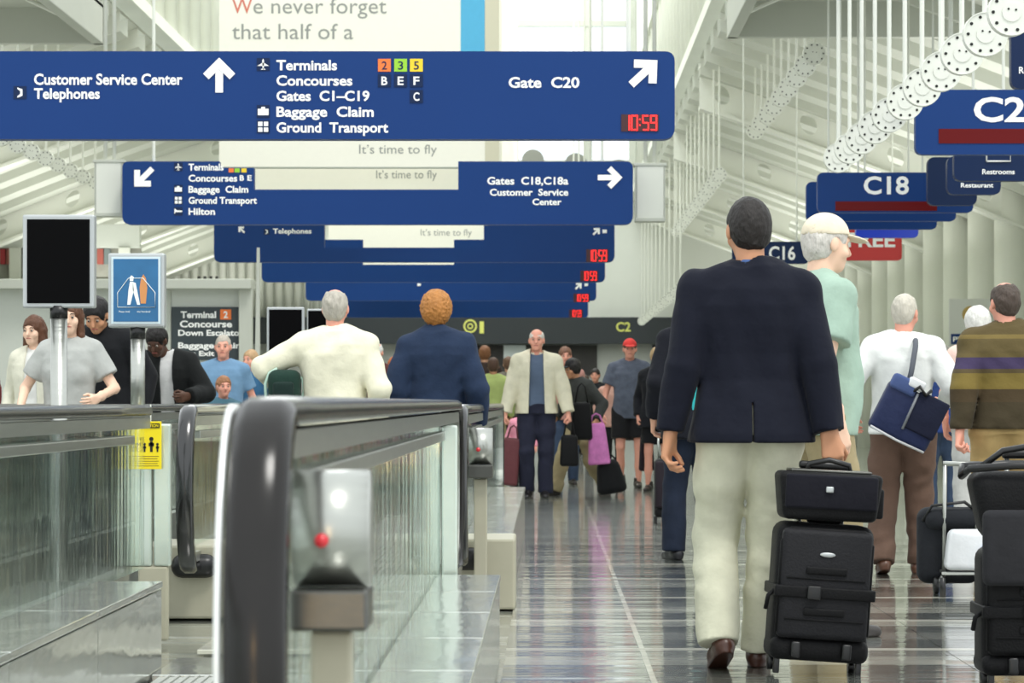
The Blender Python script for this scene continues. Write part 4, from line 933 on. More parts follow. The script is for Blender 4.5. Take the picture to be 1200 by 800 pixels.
        for i, sd in enumerate((-1, 1)):
            v = Vol((-.09, -.14, -.01), (.09, .24, .16), max(res*.7, .006)); v.cap((0, -.045*k, .035*k), (0, .07*k, .038*k), .040*k, .042*k, .02); v.cap((0, .07*k, .03*k), (sd*-.005, .165*k, .022*k), .043*k, .034*k, .02, fl=(V3(0, 0, 1), .75)); v.cap((0, -.02*k, .05*k), (0, -.01*k, .12*k), .04*k, .038*k, .015, cut=True)
            v.loft([(0.0, .040*k, .135*k, 0, .055*k), (.014*k, .041*k, .137*k, 0, .055*k)], .004, e=2.6); v.plane((0, 0, 0.0), (0, 0, -1))
            Pq, Q = v.mesh('s'); a = math.radians(feet[i][2]); piv = V3(0, .11*k, 0); Ra = rotx(-feet[i][2]); yaw = rotz(-sd*8)
            Pq = (Pq-piv) @ Ra.T; Pq = Pq @ yaw.T; Pq = Pq+V3(feet[i][0], feet[i][1]+.11*k, 0); link('shoe', to_mesh('shoe', [(Pq, Q)], ms), None, P.root)
        # ---- upper garment(s)
        def garment(nm, g, off, rs):
            m = g['mat'] if 'mat' in g else cloth(g['name'], g['rgb'], **g.get('m', {})); hem = g.get('hem', .92)
            v = Vol((lo[0]-.05, lo[1]-.05, hem*k+dz-.06), (hi[0]+.05, hi[1]+.05, T(0, 0, 1.62)[2]), rs); pr = prof(off, .8, g.get('neck', 1.6), belly); fl = g.get('flare', 0)
            pr = [(a, b+fl*max(0, (1.12*k+dz-a)), c+fl*max(0, (1.12*k+dz-a)), d_, e_) for a, b, c, d_, e_ in pr]; v.loft(pr, .015, e=2.4)
            if g.get('bust'): 
                for sd in (-1, 1): v.ell(T(sd*.07, .085, 1.27), V3(.062, .055, .06)*k, .04)
            slo = g.get('sleeve', .018)
            for i, sd in enumerate((-1, 1)):
                v.cap(T(sd*.03, -.012, 1.50), sh[i]+V3(0, 0, .0), (.042+off)*k, (.050+off)*k, .03)
                if g.get('arms', 'long') == 'long':
                    v.cap(sh[i], el[i], (.052+slo)*k, (.044+slo)*k, .025); e = wr[i]-nrm(wr[i]-el[i])*.012*k; v.cap(el[i], e, (.044+slo)*k, (.034+slo*.9)*k, .01, cut=True)
                elif g['arms'] == 'short':
                    e = sh[i]*.32+el[i]*.68; v.cap(sh[i], e, (.054+slo)*k, (.056+slo)*k, .02, cut=True)
            v.folds(g.get('fold', .006), 11+int(abs(X)*90) % 60, g.get('fx', 15), g.get('fz', 6))
            if g.get('open'):
                ow = g['open']; x, y, z_ = v.ax[0][:, None, None], v.ax[1][None, :, None], v.ax[2][None, None, :]; zr = (z_-dz)/k
                wd = np.interp(zr, [hem, 1.25, 1.5], [ow*1.15, ow, ow*.9]); dd = np.maximum(np.abs(x-O[0])-wd, -(y-O[1]-.0)); v.D = np.maximum(v.D, -dd.astype(np.float32))
            if g.get('vneck'):
                x, y, z_ = v.ax[0][:, None, None], v.ax[1][None, :, None], v.ax[2][None, None, :]; zr = (z_-dz)/k-1.5+g['vneck']; dd = np.maximum(np.abs(x-O[0])-zr*.45, -(y-O[1])); v.D = np.maximum(v.D, -np.broadcast_to(dd, v.D.shape).astype(np.float32))
            if g.get('vent'):
                x, y, z_ = v.ax[0][:, None, None], v.ax[1][None, :, None], v.ax[2][None, None, :]
                for vx in g['vent']: dd = np.maximum(np.maximum(np.abs(x-vx*k)-.004, y-O[1]), (z_-dz)-1.02*k); v.D = np.maximum(v.D, -np.broadcast_to(dd, v.D.shape).astype(np.float32))
            v.plane((0, 0, hem*k+dz), (0, 0, -1)); nk = nb+V3(0, .008, .052*k); v.cap(nk, nk+V3(0, .02, .2), .062*k, .07*k, .006, 's')
            return link(nm, to_mesh(nm, [v.mesh('g')], m), None, P.root)
        if tp:
            if tp.get('open'): garment('shirt', tp['under'], .006, res)
            P.top = garment(tp.get('part', 'shirt'), tp, tp.get('off', .016), res)
        if collar:
            m = cloth(collar[0], collar[1]); v = Vol(nb-.13, nb+.16, min(res, .009)); c0 = nb+V3(0, .004, .012*k); v.cap(c0, c0+V3(0, .004, .046*k), .069*k, .064*k, .0, cut=True); v.cap(c0-V3(0, 0, .05), c0+V3(0, .01, .12), .056*k, None, .0, 's')
            if len(collar) > 2: 
                x = v.ax[0][:, None, None]; y = v.ax[1][None, :, None]; dd = np.maximum(np.abs(x-nb[0])-.02, -(y-nb[1])); v.D = np.maximum(v.D, -np.broadcast_to(dd, v.D.shape).astype(np.float32))
            link('collar', to_mesh('collar', [v.mesh('c')], m), None, P.root)
    def vis_face(P, face, hr):
        a = (face-hr[0]) % 360; return 75 < a < 285
    def make_hair(P, hr, J, R, hk, rh, hc):
        st = hr['style']; rgb = hr['rgb']; m = mat('hair_%d_%d_%d' % rgb, rgb, .55 if st != 'cap' else .8, var=.35, scale=45, bump=.9, bscale=90, stretch=(1, 1, .35), spec=.4)
        if st == 'none': return
        v = Vol(hc-.21*hk-(V3(0, 0, .22) if st == 'long' else 0), hc+.22*hk, rh); t = hr.get('t', .008)
        v.ell(J(0, -.014, .034), (V3(.074, .093, .088)+t)*hk, .0, R=R); v.ell(J(0, -.045, -.01), (V3(.064, .052, .075)+t)*hk, .03, R=R)
        if st in ('bob', 'curly'): 
            v.ell(J(0, -.02, .02), (V3(.083, .095, .095)+t)*hk, .03, R=R)
        if st == 'long':
            L = hr.get('len', .28)
            for sd in (-1, 1): v.cap(J(sd*.065, -.01, .0), J(sd*.088, .015, -L), .030*hk, .026*hk, .03); v.cap(J(sd*.04, -.06, .0), J(sd*.06, -.065, -L), .045*hk, .035*hk, .03)
        # face opening
        v.ell(J(0, .118, -.032), V3(.068, .085, .088)*hk, .008, 's', R=R)
        if st in ('short', 'bald'):
            n = R @ V3(0, .42, -1.0); p = J(0, -.06, -.075); v.plane(p, n); 
            for sd in (-1, 1): v.ell(J(sd*.082, .012, -.012), V3(.022, .034, .042)*hk, .006, 's', R=R)
            v.ell(J(0, .13, -.02), V3(.09, .085, .085)*hk, .008, 's', R=R)
        if st == 'bald': v.ell(J(0, .02, .11), V3(.058, .085, .075)*hk, .01, 's', R=R)
        if st == 'curly': 
            x, y, z = v.ax[0][:, None, None], v.ax[1][None, :, None], v.ax[2][None, None, :]; v.D = v.D+(.006*np.sin(x*130+2*np.sin(z*90))*np.sin(y*120)*np.sin(z*140+1)).astype(np.float32); v.plane(J(0, -.05, -.105), R @ V3(0, .2, -1))
        else: v.folds(.0035, 5, 70, 30)
        link('hair', to_mesh('hair', [v.mesh('h')], m), None, P.root)
        if hr.get('cap'):
            mc = cloth('cap_%d_%d_%d' % hr['cap'], hr['cap']); v = Vol(hc-.24*hk, hc+.26*hk, rh); v.ell(J(0, -.012, .040), V3(.086, .106, .094)*hk, .0, R=R); v.plane(J(0, 0, .038), R @ V3(0, .10, -1)); v.ell(J(0, -.012, .030), V3(.078, .097, .088)*hk, .0, 's', R=R)
            c = link('cap', to_mesh('cap', [v.mesh('c')], mc), None, P.root)
            v = Vol(hc-.24*hk, hc+.30*hk, rh); v.ell(J(0, .115, .040), V3(.070, .075, .009)*hk, .0, R=R @ rotx(-8)); link('brim', to_mesh('brim', [v.mesh('c')], mc), None, c)
# ---------------------------------------------------------------- the people
def at(x, s): return dict(X=px(x, s), Y=F/s)
CREAM = dict(name='cream_cotton', rgb=(206, 205, 182)); NAVYTR = dict(name='dark_navy_trousers', rgb=(36, 38, 54)); JEANS = dict(name='blue_denim', rgb=(56, 70, 92), m=dict(var=.3)); BLACKTR = dict(name='black_trousers', rgb=(26, 26, 28)); KHAKI = dict(name='khaki_twill', rgb=(160, 146, 112)); BROWNTR = dict(name='brown_trousers', rgb=(104, 82, 70))
manA = Person('man in a navy blazer and cream trousers seen from behind, pulling the charcoal suitcase', **at(880, 311), H=1.80, face=0, w=1.10, res=.008, feet=[(-.125, -.10, 22), (.045, .08, 0)], pelvis=(.0, .02),
    hands=[(-.315, -.02, .83), (.290, -.10, .86)], curl=(45, 75), palm=[(.9, -.3, 0), (0, .9, 0)],
    top=dict(part='blazer', name='navy_blazer_wool', rgb=(17, 20, 33), hem=.865, off=.030, sleeve=.026, flare=.10, fold=.010, fx=21, fz=2.6, vent=(-.001,), m=dict(var=.12, bscale=9, bump=1.0)), bottom=dict(CREAM, loose=.020, fold=.008), hair=dict(style='short', rgb=(30, 25, 22)), skin_='tan', shoes=(70, 40, 28), headrot=(-12, -3), collar=('blue_shirt_collar', (70, 94, 140)))
Person('older man in a cream cap and mint green shirt beside the navy blazer man', **at(955, 274), H=1.83, face=-72, w=1.05, res=.010, top=dict(name='mint_green_shirt', rgb=(158, 182, 166), hem=.86, off=.026, sleeve=.03, arms='short'), bottom=dict(KHAKI, loose=.02), hair=dict(style='short', rgb=(205, 200, 192), cap=(226, 214, 190)), skin_='light', headrot=(-5, -6), belly=.03, hands=[(-.25, .15, .95), (.25, .0, .9)])
Person('grey haired man in white shirt and brown trousers, a blue bag at his back', **at(1058, 201), H=1.66, face=-8, w=1.06, res=.010, feet=[(-.12, -.12, 10), (.10, .08, 0)], top=dict(name='white_shirt_cotton', rgb=(228, 230, 226), hem=.90, off=.030, sleeve=.032, fold=.011), bottom=dict(BROWNTR, loose=.024, fold=.010), hair=dict(style='short', rgb=(196, 190, 176), t=.004), skin_='pink', headrot=(20, -4), hands=[(-.30, .05, .92), (.24, .12, 1.0)], shoes=(92, 60, 44), collar=('white_collar', (228, 230, 226)))
# striped sweater material
def striped():
    m = cloth('striped_knit', (84, 74, 48)); nt = m.node_tree; b = nt.nodes['Principled BSDF']; tc = nt.nodes.new('ShaderNodeTexCoord'); sp = nt.nodes.new('ShaderNodeSeparateXYZ'); cr = nt.nodes.new('ShaderNodeValToRGB')
    dv = nt.nodes.new('ShaderNodeMath'); dv.operation = 'DIVIDE'; dv.inputs[1].default_value = 2.0; nt.links.new(tc.outputs['Object'], sp.inputs[0]); nt.links.new(sp.outputs[2], dv.inputs[0]); nt.links.new(dv.outputs[0], cr.inputs[0]); nt.links.new(cr.outputs[0], b.inputs['Base Color'])
    cr.color_ramp.interpolation = 'CONSTANT'; e = cr.color_ramp.elements; st = [(0, (62, 54, 38)), (1.00, (70, 58, 40)), (1.065, (118, 102, 52)), (1.15, (86, 74, 50)), (1.175, (68, 58, 88)), (1.235, (96, 84, 52)), (1.26, (92, 80, 50)), (1.34, (116, 100, 58)), (1.36, (88, 76, 48))]
    e[0].position = 0; e[0].color = (*srgb(*st[0][1]), 1); e[1].position = st[1][0]/2; e[1].color = (*srgb(*st[1][1]), 1)
    for z, c in st[2:]: q = e.new(z/2); q.color = (*srgb(*c), 1)
    return m
Person('balding man in a brown, purple and gold striped sweater at the right edge', **at(1180, 215), H=1.68, face=-6, w=1.16, res=.010, top=dict(part='sweater', name='striped_knit', rgb=(84, 74, 48), mat=striped(), hem=.93, off=.034, sleeve=.034, fold=.010), bottom=dict(name='tan_trousers', rgb=(172, 146, 98), loose=.024), hair=dict(style='bald', rgb=(74, 62, 54)), skin_='pink', headrot=(-25, -2), hands=[(-.26, -.12, .83), (.30, .05, .9)], curl=(75, 40), belly=.03, collar=('olive_collar', (96, 88, 58)))
Person('white-haired woman in a pale pink top, half behind the striped sweater man', **at(1146, 176), H=1.66, face=-10, res=.013, woman=True, top=dict(name='pale_pink_top', rgb=(232, 200, 188), hem=.9, off=.026, sleeve=.02, arms='short'), bottom=dict(name='pale_grey_trousers', rgb=(190, 190, 186)), hair=dict(style='bob', rgb=(222, 220, 214)), skin_='pink', headrot=(-15, 0))
Person('grey haired woman in a blue shirt between the blue bag and the striped sweater', **at(1104, 135), H=1.52, face=5, res=.014, woman=True, top=dict(name='royal_blue_shirt', rgb=(46, 66, 120), hem=.88, off=.03), bottom=JEANS, hair=dict(style='bob', rgb=(140, 136, 128)))
manC = Person('person in a black coat and dark jeans, just left of the navy blazer man', **at(812, 184), H=1.76, face=12, res=.010, feet=[(-.13, .0, 0), (.08, -.12, 18)], top=dict(part='coat', name='black_coat_wool', rgb=(20, 22, 30), hem=.76, off=.03, sleeve=.026, flare=.1), bottom=dict(name='dark_denim', rgb=(30, 38, 54), m=dict(var=.3), loose=.016), hair=dict(style='short', rgb=(50, 40, 34)), shoes=(30, 30, 34), collar=('teal_scarf', (60, 160, 160)))
_r = manC.root; bm = bmesh.new(); add_box(bm, (-.03, -.16, .95), (.075, .03, .34), .008); add_box(bm, (-.022, -.18, .94), (.065, .014, .30), .006); sc_ = bm_obj('scarf', bm, cloth('teal_cloth', (52, 168, 170)), _r); sc_['label'] = 'teal scarf end hanging down'
manB = Person('white-haired man in an open cream jacket and blue sweater, walking towards the camera', **at(629, 112), H=1.79, face=180, w=1.10, res=.009, feet=[(-.09, .02, 0), (.10, -.04, 8)], hands=[(-.33, .08, .88), (.33, .06, .88)], curl=(75, 75),
    top=dict(part='jacket', name='cream_jacket', rgb=(214, 208, 184), hem=.90, off=.042, sleeve=.036, open=.075, fold=.011, under=dict(name='slate_blue_sweater', rgb=(88, 102, 124), hem=.93, arms='none', fold=.004)), bottom=dict(NAVYTR, loose=.020), hair=dict(style='bald', rgb=(218, 212, 204), t=.004), skin_='pink', headrot=(4, 2), shoes=(24, 22, 24), collar=('cream_collar', (220, 214, 192), 1))
Person('woman in a dark cap and black top striding beside the pink bag', **at(681, 109), H=1.56, face=142, res=.011, w=.98, woman=True, feet=[(-.13, -.30, 30), (.13, .30, 0)], hands=[(-.30, .12, .80), (.27, .10, .82)], top=dict(name='charcoal_top', rgb=(58, 60, 58), hem=.88, off=.03, sleeve=.03), bottom=dict(KHAKI, loose=.03, fold=.012), hair=dict(style='bob', rgb=(30, 26, 24), cap=(32, 32, 34)), skin_='tan', headrot=(15, -12), lean=(0, .06))
Person('man in a red cap, grey checked shirt and black shorts, walking towards the camera', **at(738, 100), H=1.77, face=180, w=1.08, res=.010, feet=[(-.10, .10, 0), (.10, -.12, 20)], hands=[(-.30, .1, .88), (.32, .1, .88)], top=dict(name='grey_check_shirt', rgb=(88, 94, 108), hem=.84, off=.03, sleeve=.03, arms='short', m=dict(var=.4)), bottom=dict(BLACKTR, kind='shorts', loose=.03), hair=dict(style='short', rgb=(60, 44, 36), cap=(214, 66, 62)), skin_='pink', belly=.02)
Person('fair-haired woman in a long open black coat beside the red cap man', **at(771, 104), H=1.64, face=168, res=.011, woman=True, top=dict(part='coat', name='black_raincoat', rgb=(24, 25, 30), hem=.58, off=.04, sleeve=.03, flare=.14, open=.03, under=dict(name='dark_grey_top', rgb=(52, 54, 58), hem=.8, arms='none')), bottom=dict(BLACKTR, kind='shorts'), hair=dict(style='bob', rgb=(178, 150, 112)), skin_='pink')
Person('man with orange-brown hair in a navy jacket, back turned, on the moving walkway', z=.021, **at(511, 197), H=1.66, face=0, w=1.0, res=.009, hands=[(-.245, .06, .83), (.245, .06, .83)], top=dict(part='jacket', name='blue_denim_jacket', rgb=(34, 48, 72), hem=.86, off=.040, sleeve=.034, fold=.012, m=dict(var=.2)), bottom=NAVYTR, hair=dict(style='curly', rgb=(176, 118, 58), t=.016), skin_='pink', collar=('navy_collar', (34, 48, 72)))
Person('grey-haired man in a cream sweater, back turned, arm resting on the walkway rail', z=.021, **at(392, 205), H=1.65, face=0, w=1.08, res=.009, hands=[(-.33, .24, 1.075), (.24, .08, .85)], elbow=[(-1, -.35, -.25), None], palm=[(0, 0, -1), None], top=dict(part='sweater', name='cream_sweater', rgb=(226, 222, 198), hem=.84, off=.036, sleeve=.030, fold=.010), bottom=KHAKI, hair=dict(style='bald', rgb=(176, 170, 158), t=.006), skin_='pink', headrot=(6, 0))
LONGB = dict(style='long', rgb=(92, 58, 38), t=.012, len=.30)
Person('young woman with long brown hair in a light grey top, behind the monitor pole', z=.021, **at(83, 190), H=1.64, face=176, w=1.02, res=.009, woman=True, headrot=(-6, -6), hands=[(-.22, .25, 1.0), (.26, .22, .95)], top=dict(name='light_grey_knit', rgb=(172, 174, 170), hem=.86, off=.02, sleeve=.022, arms='short', bust=True), bottom=JEANS, hair=LONGB, skin_='light')
Person('young woman with long brown hair in a cream cardigan, leftmost facing woman', **at(43, 152), H=1.69, face=168, res=.011, woman=True, headrot=(8, -4), top=dict(part='cardigan', name='cream_cardigan', rgb=(218, 216, 198), hem=.8, off=.024, open=.05, under=dict(name='white_tee', rgb=(220, 220, 216), hem=.85, arms='none')), bottom=JEANS, hair=LONGB, skin_='light')
Person('person in a maroon sweater at the far left edge', **at(-16, 165), H=1.45, face=120, res=.014, hands=[(-.2, .3, 1.0), (.2, .3, 1.0)], top=dict(part='sweater', name='maroon_sweater', rgb=(118, 28, 36), hem=.85, off=.03), bottom=BLACKTR, hair=dict(style='short', rgb=(40, 32, 28)), skin_='pink')
Person('dark-haired man in a black jacket bending his head, between the monitor and the poster', z=.021, **at(130, 168), H=1.78, face=160, w=1.1, res=.011, headrot=(-10, -32), lean=(0, .10), top=dict(part='jacket', name='black_jacket', rgb=(26, 27, 30), hem=.84, off=.04, sleeve=.034), bottom=KHAKI, hair=dict(style='short', rgb=(26, 22, 22), t=.014), skin_='tan')
Person('man in a black jacket and white shirt looking down, below the blue poster', **at(203, 158), H=1.64, face=172, w=1.1, res=.010, headrot=(6, -34), lean=(.04, .08), hands=[(-.20, .34, 1.04), (.16, .34, .96)], curl=(55, 40), top=dict(part='jacket', name='black_track_jacket', rgb=(24, 26, 26), hem=.84, off=.036, open=.05, sleeve=.034, under=dict(name='white_tshirt', rgb=(212, 212, 210), hem=.85, arms='none')), bottom=dict(name='grey_trousers', rgb=(130, 132, 130)), hair=dict(style='short', rgb=(22, 18, 16), t=.012), skin_='dark')
Person('grey-haired man in a light blue shirt in front of the black direction sign', **at(262, 130), H=1.63, face=180, w=1.12, res=.011, top=dict(name='light_blue_shirt', rgb=(108, 142, 172), hem=.85, off=.028, arms='short'), bottom=BLACKTR, hair=dict(style='short', rgb=(176, 168, 156), t=.003), skin_='pink')
Person('boy with light brown hair, only his head above the rail', **at(261, 152), H=1.22, face=200, res=.010, top=dict(name='teal_shirt', rgb=(70, 104, 118), hem=.85, off=.02, arms='short'), bottom=JEANS, hair=dict(style='short', rgb=(150, 104, 70), t=.012), skin_='pink')
Person('fair-haired person in a blue jacket, right of the man in the light blue shirt', **at(296, 116), H=1.55, face=150, res=.012, top=dict(part='jacket', name='steel_blue_jacket', rgb=(50, 92, 126), hem=.85, off=.03), bottom=JEANS, hair=dict(style='short', rgb=(190, 156, 118), t=.01), skin_='pink')
Person('white-haired man in a brown coat, between the two men seen from behind', **at(441, 110), H=1.66, face=176, res=.012, top=dict(part='coat', name='brown_coat', rgb=(84, 48, 44), hem=.8, off=.03, open=.03, under=dict(name='rose_shirt', rgb=(196, 140, 136), hem=.85, arms='none')), bottom=BLACKTR, hair=dict(style='bald', rgb=(230, 226, 220)), skin_='pink')
Person('person with ginger hair in a pale grey jacket behind the brown coat man', **at(462, 98), H=1.56, face=190, res=.014, top=dict(part='jacket', name='pale_grey_jacket', rgb=(176, 180, 178), hem=.85, off=.03), bottom=JEANS, hair=dict(style='bob', rgb=(190, 104, 62)), skin_='pink')
Person('dark-haired person in a lime green shirt, back turned, left of the cream jacket man', **at(578, 90), H=1.60, face=0, res=.013, top=dict(name='lime_green_shirt', rgb=(166, 180, 112), hem=.85, off=.03), bottom=KHAKI, hair=dict(style='short', rgb=(78, 54, 42), t=.012), skin_='tan')
for (x, y0, s, lab, cl, ha, fc, sk) in (
    (568, 403, 76, 'brown-haired person in a dark jacket furthest left of the crowd under the clock symbol', (62, 50, 46), (128, 84, 54), 0, 'fair'),
    (596, 416, 78, 'brown-haired person in a grey top behind the left shoulder of the cream jacket man', (110, 104, 96), (104, 76, 58), 10, 'fair'),
    (662, 404, 97, 'brown haired person in a pink top and jeans just behind the cream jacket man', (190, 140, 130), (120, 84, 66), 185, 'pink'),
    (698, 430, 78, 'dark-haired person in black between the capped woman and the red cap man', (36, 38, 42), (36, 28, 26), 170, 'pink'),
    (717, 432, 88, 'person in a pale rose top at the right elbow of the red cap man', (206, 160, 146), (170, 130, 104), 200, 'pink'),
    (646, 420, 70, 'far person in a dark red top behind the cream jacket man', (110, 40, 40), (60, 44, 36), 180, 'tan'),
    (611, 424, 66, 'far person in a pale blue top by the cream jacket man, hardly seen', (130, 150, 170), (90, 70, 56), 0, 'fair'),
    (686, 438, 62, 'furthest person of the crowd, in a beige top, below the C2 lettering', (170, 150, 120), (70, 54, 44), 0, 'tan')):
    Person(lab, **at(x, s), H=1+(471-y0)/s, face=fc, res=.018, top=dict(name='crowd_cloth_%d_%d_%d' % cl, rgb=cl, hem=.85, off=.03), bottom=JEANS if s > 90 else BLACKTR, hair=dict(style='short', rgb=ha, t=.012), skin_=sk, group='small crowd at the end of the hall')

Person('small child in a pink top and dark trousers behind the maroon bag', **at(611, 104), H=.97, face=200, res=.012, w=1.15, top=dict(name='pink_child_top', rgb=(226, 150, 170), hem=.72, off=.03), bottom=BLACKTR, hair=dict(style='bob', rgb=(70, 50, 40)), skin_='pink')
# ---------------------------------------------------------------- luggage and bags
M_NYL = cloth('charcoal_nylon', (30, 30, 33), var=.15, rough=.6, bump=.25, bscale=120); M_BNYL = cloth('black_nylon', (11, 11, 13), var=.1, rough=.6, bump=.25, bscale=120); M_NVBAG = cloth('navy_nylon', (34, 43, 76), var=.15, rough=.5)
def rbox(bm, c, s, bev, seg=3, rot=None, taper=1.0): return add_box(bm, c, s, bev, rot, seg, taper)
def rb(name, m, c, s, par, bev, seg=3, rot=None, taper=1.0):
    bm = bmesh.new(); rbox(bm, c, s, bev, seg, rot, taper); return bm_obj(name, bm, m, par, True)
def suitcase(X, Y, rz, w, h, d, label, lean=0, roll=0, m=None, m2=None, group='rolling suitcases', handle=0.0, detail=True):
    t = empty('suitcase', (X, Y, 0), math.radians(rz), label, 'suitcase', group); t.rotation_euler = (math.radians(lean), math.radians(roll), math.radians(rz)); m = m or M_NYL; m2 = m2 or M_BNYL
    z0 = .055
    rb('case_body', m2, (0, 0, z0+h/2), (w, d, h), t, .045, 4); rb('front_panel', m, (0, -d/2-.012, z0+h*.56), (w*.93, .05, h*.80), t, .022, 3); rb('base_shell', m2, (0, -.01, z0+h*.08), (w*1.01, d*1.05, h*.17), t, .03, 3)
    if detail:
        for zz in (.66, .36): rb('pocket_fold', m2, (0, -d/2-.040, z0+h*zz), (w*.42, .012, .028), t, .006)
        for zz in (.60, .30): tube('zip', m2, [(-w*.40, -d/2-.038, z0+h*zz), (w*.40, -d/2-.038, z0+h*zz)], .004, t, 6)
        tube('piping', m2, [(-w*.46, -d/2-.018, z0+h*.2), (-w*.46, -d/2-.018, z0+h*.86), (-w*.38, -d/2-.018, z0+h*.955), (w*.38, -d/2-.018, z0+h*.955), (w*.46, -d/2-.018, z0+h*.86), (w*.46, -d/2-.018, z0+h*.2)], .008, t, 6)
        bm = bmesh.new(); bmesh.ops.create_uvsphere(bm, u_segments=14, v_segments=8, radius=1, matrix=Matrix.Translation((0, -d/2-.040, z0+h*.78)) @ Matrix.Diagonal((.030, .004, .009, 1))); bm_obj('badge', bm, M_SILVER, t, True)
        rb('strap', m2, (0, -.01, z0+h*.50), (w*1.03, d*1.02+.07, .042), t, .006); rb('strap_buckle', M_BLACK, (-w*.12, -d/2-.055, z0+h*.50), (.05, .015, .05), t, .005); tube('strap_tail', m2, [(-w*.5, -d/2, z0+h*.5), (-w*.57, -d/2-.02, z0+h*.46), (-w*.58, -d/2, z0+h*.36)], .009, t, 6)
        for sx in (-1, 1): rb('skid', M_BLACK, (sx*w*.26, -d/2-.03, z0+h*.08), (.035, .03, .06), t, .008)
    for sx in (-1, 1):
        bm = bmesh.new(); add_cyl(bm, (sx*w*.42-.012, d*.32, .03), (sx*w*.42+.012, d*.32, .03), .03, n=16); bm_obj('wheel', bm, M_BLACK, t, True)
        rb('foot', M_BLACK, (sx*w*.42, -d*.36, .03), (.022, .022, .06), t, .004)
    rb('top_grip', m2, (0, 0, z0+h+.012), (w*.35, .03, .024), t, .008)
    if handle:
        for sx in (-1, 1): cyl('handle_tube', M_STEEL, (sx*w*.22, d/2-.02, z0+h-.02), (sx*w*.22, d/2-.02, z0+h+handle), .009, t, n=8)
        rb('handle_grip', M_BLACK, (0, d/2-.02, z0+h+handle), (w*.52, .03, .03), t, .01)
    return t
# black luggage pulled by the man in the blazer
X0, Y0 = px(953, 318), F/318
suitcase(X0, Y0, 4, .36, .50, .20, 'large charcoal suitcase with a strap and a small silver badge, pulled by the blazer man', roll=4.0, handle=.21)
t = empty('briefcase', (X0+.045, Y0-.035, .566), math.radians(4), 'black shoulder bag standing on top of the charcoal suitcase', 'bag'); t.rotation_euler = (0, math.radians(3), math.radians(4))
bm = bmesh.new(); vs = rbox(bm, (0, 0, .088), (.345, .17, .175), .022, 3)
for v in bm.verts: v.co.x *= 1+.12*(v.co.z/.175)
bm_obj('bag_body', bm, M_BNYL, t, True); rb('flap', cloth('black_flap', (22, 22, 30)), (0, -.088, .105), (.34, .02, .125), t, .01); rb('buckle', M_SILVER, (-.01, -.103, .115), (.028, .01, .022), t, .004)
rb('top_panel', M_DARKSTEEL, (0, 0, .180), (.30, .12, .012), t, .005)
tube('handle', M_BLACK, [(-.08, 0, .175), (-.075, 0, .205), (0, 0, .222), (.075, 0, .205), (.08, 0, .175)], .010, t, 8); rb('side_pocket', M_BNYL, (.185, 0, .07), (.03, .12, .11), t, .01)
# luggage at the right edge
X1, Y1 = px(1216, 335), F/335
suitcase(X1, Y1, 0, .42, .44, .24, 'black suitcase at the right edge of the picture under a black tote', group='rolling suitcases', m=M_BNYL, handle=.32)
t = empty('tote_bag', (X1-.012, Y1-.06, .520), 0, 'black soft tote bag with a raised rim, on the suitcase at the right edge', 'bag')
bm = bmesh.new(); rbox(bm, (0, 0, .12), (.44, .22, .24), .05, 4)
for v in bm.verts: v.co.x *= .88+.24*(v.co.z/.24)
bm_obj('bag_body', bm, M_BNYL, t, True); bm = bmesh.new()
tube('rim', M_BLACK, [(-.27+.0, -.05, .225), (-.25, -.1, .25), (-.1, -.12, .262), (.1, -.12, .262), (.25, -.1, .262), (.25, .1, .262), (-.1, .1, .262), (-.25, .08, .255), (-.27, -.05, .225)], .014, t, 8); bm.free()
rb('side_pouch', cloth('grey_pouch', (40, 40, 43)), (-.03, -.135, -.02), (.36, .06, .26), t, .025); tube('shoulder_strap', M_BLACK, [(-.2, 0, .25), (-.12, 0, .31), (.05, 0, .34), (.2, 0, .25)], .012, t, 8); rb('metal_clip', M_SILVER, (-.02, -.12, .275), (.03, .02, .045), t, .006)
# folding cart with bags
s = 226; X2, Y2 = px(1128, s), F/s
t = empty('luggage_cart', (X2, Y2, 0), 0, 'chrome folding luggage cart pulled by the striped sweater man', 'luggage cart')
for sx in (-1, 1):
    cyl('frame_tube', M_STEEL, (sx*.085, .10, .09), (sx*.085, .04, .68), .011, t, n=8); cyl('wheel', M_BLACK, (sx*.125-.012, .10, .045), (sx*.125+.012, .10, .045), .045, t, n=18); cyl('wheel_arm', M_STEEL, (sx*.085, .10, .10), (sx*.125, .10, .05), .008, t, n=6)
    cyl('base_rail', M_STEEL, (sx*.10, .10, .12), (sx*.10, -.16, .12), .008, t, n=6)
cyl('handle_bar', M_STEEL, (-.095, .04, .68), (.095, .04, .68), .013, t, n=8); cyl('cross_bar', M_STEEL, (-.085, .08, .42), (.085, .08, .42), .008, t, n=6); cyl('front_bar', M_STEEL, (-.13, -.16, .12), (.13, -.16, .12), .009, t, n=6)
cyl('front_foot', M_BLACK, (-.125, -.16, .0), (-.125, -.16, .10), .016, t, n=8); cyl('front_foot', M_BLACK, (.125, -.16, .0), (.125, -.16, .10), .016, t, n=8)
t = empty('white_bag', (X2+.02, Y2-.10, .13), 0, 'white plastic bag with a blue emblem, on the folding cart', 'bag')
bm = bmesh.new(); rbox(bm, (0, 0, .11), (.26, .14, .21), .035, 4)
for v in bm.verts: v.co.x *= 1-.18*(v.co.z/.2); v.co.y += .01*math.sin(v.co.x*60+v.co.z*40)
bm_obj('bag_body', bm, mat('white_plastic', (222, 224, 226), .35, bump=.6, bscale=12), t, True); bm = bmesh.new(); add_cyl(bm, (.085, -.078, .11), (.085, -.070, .11), .036, n=20); bm_obj('blue_emblem', bm, mat('emblem_blue', (60, 110, 190), .5), t); bm = bmesh.new(); add_cyl(bm, (.085, -.081, .11), (.085, -.076, .11), .02, n=16); bm_obj('emblem_centre', bm, MATS['white_plastic'], t)
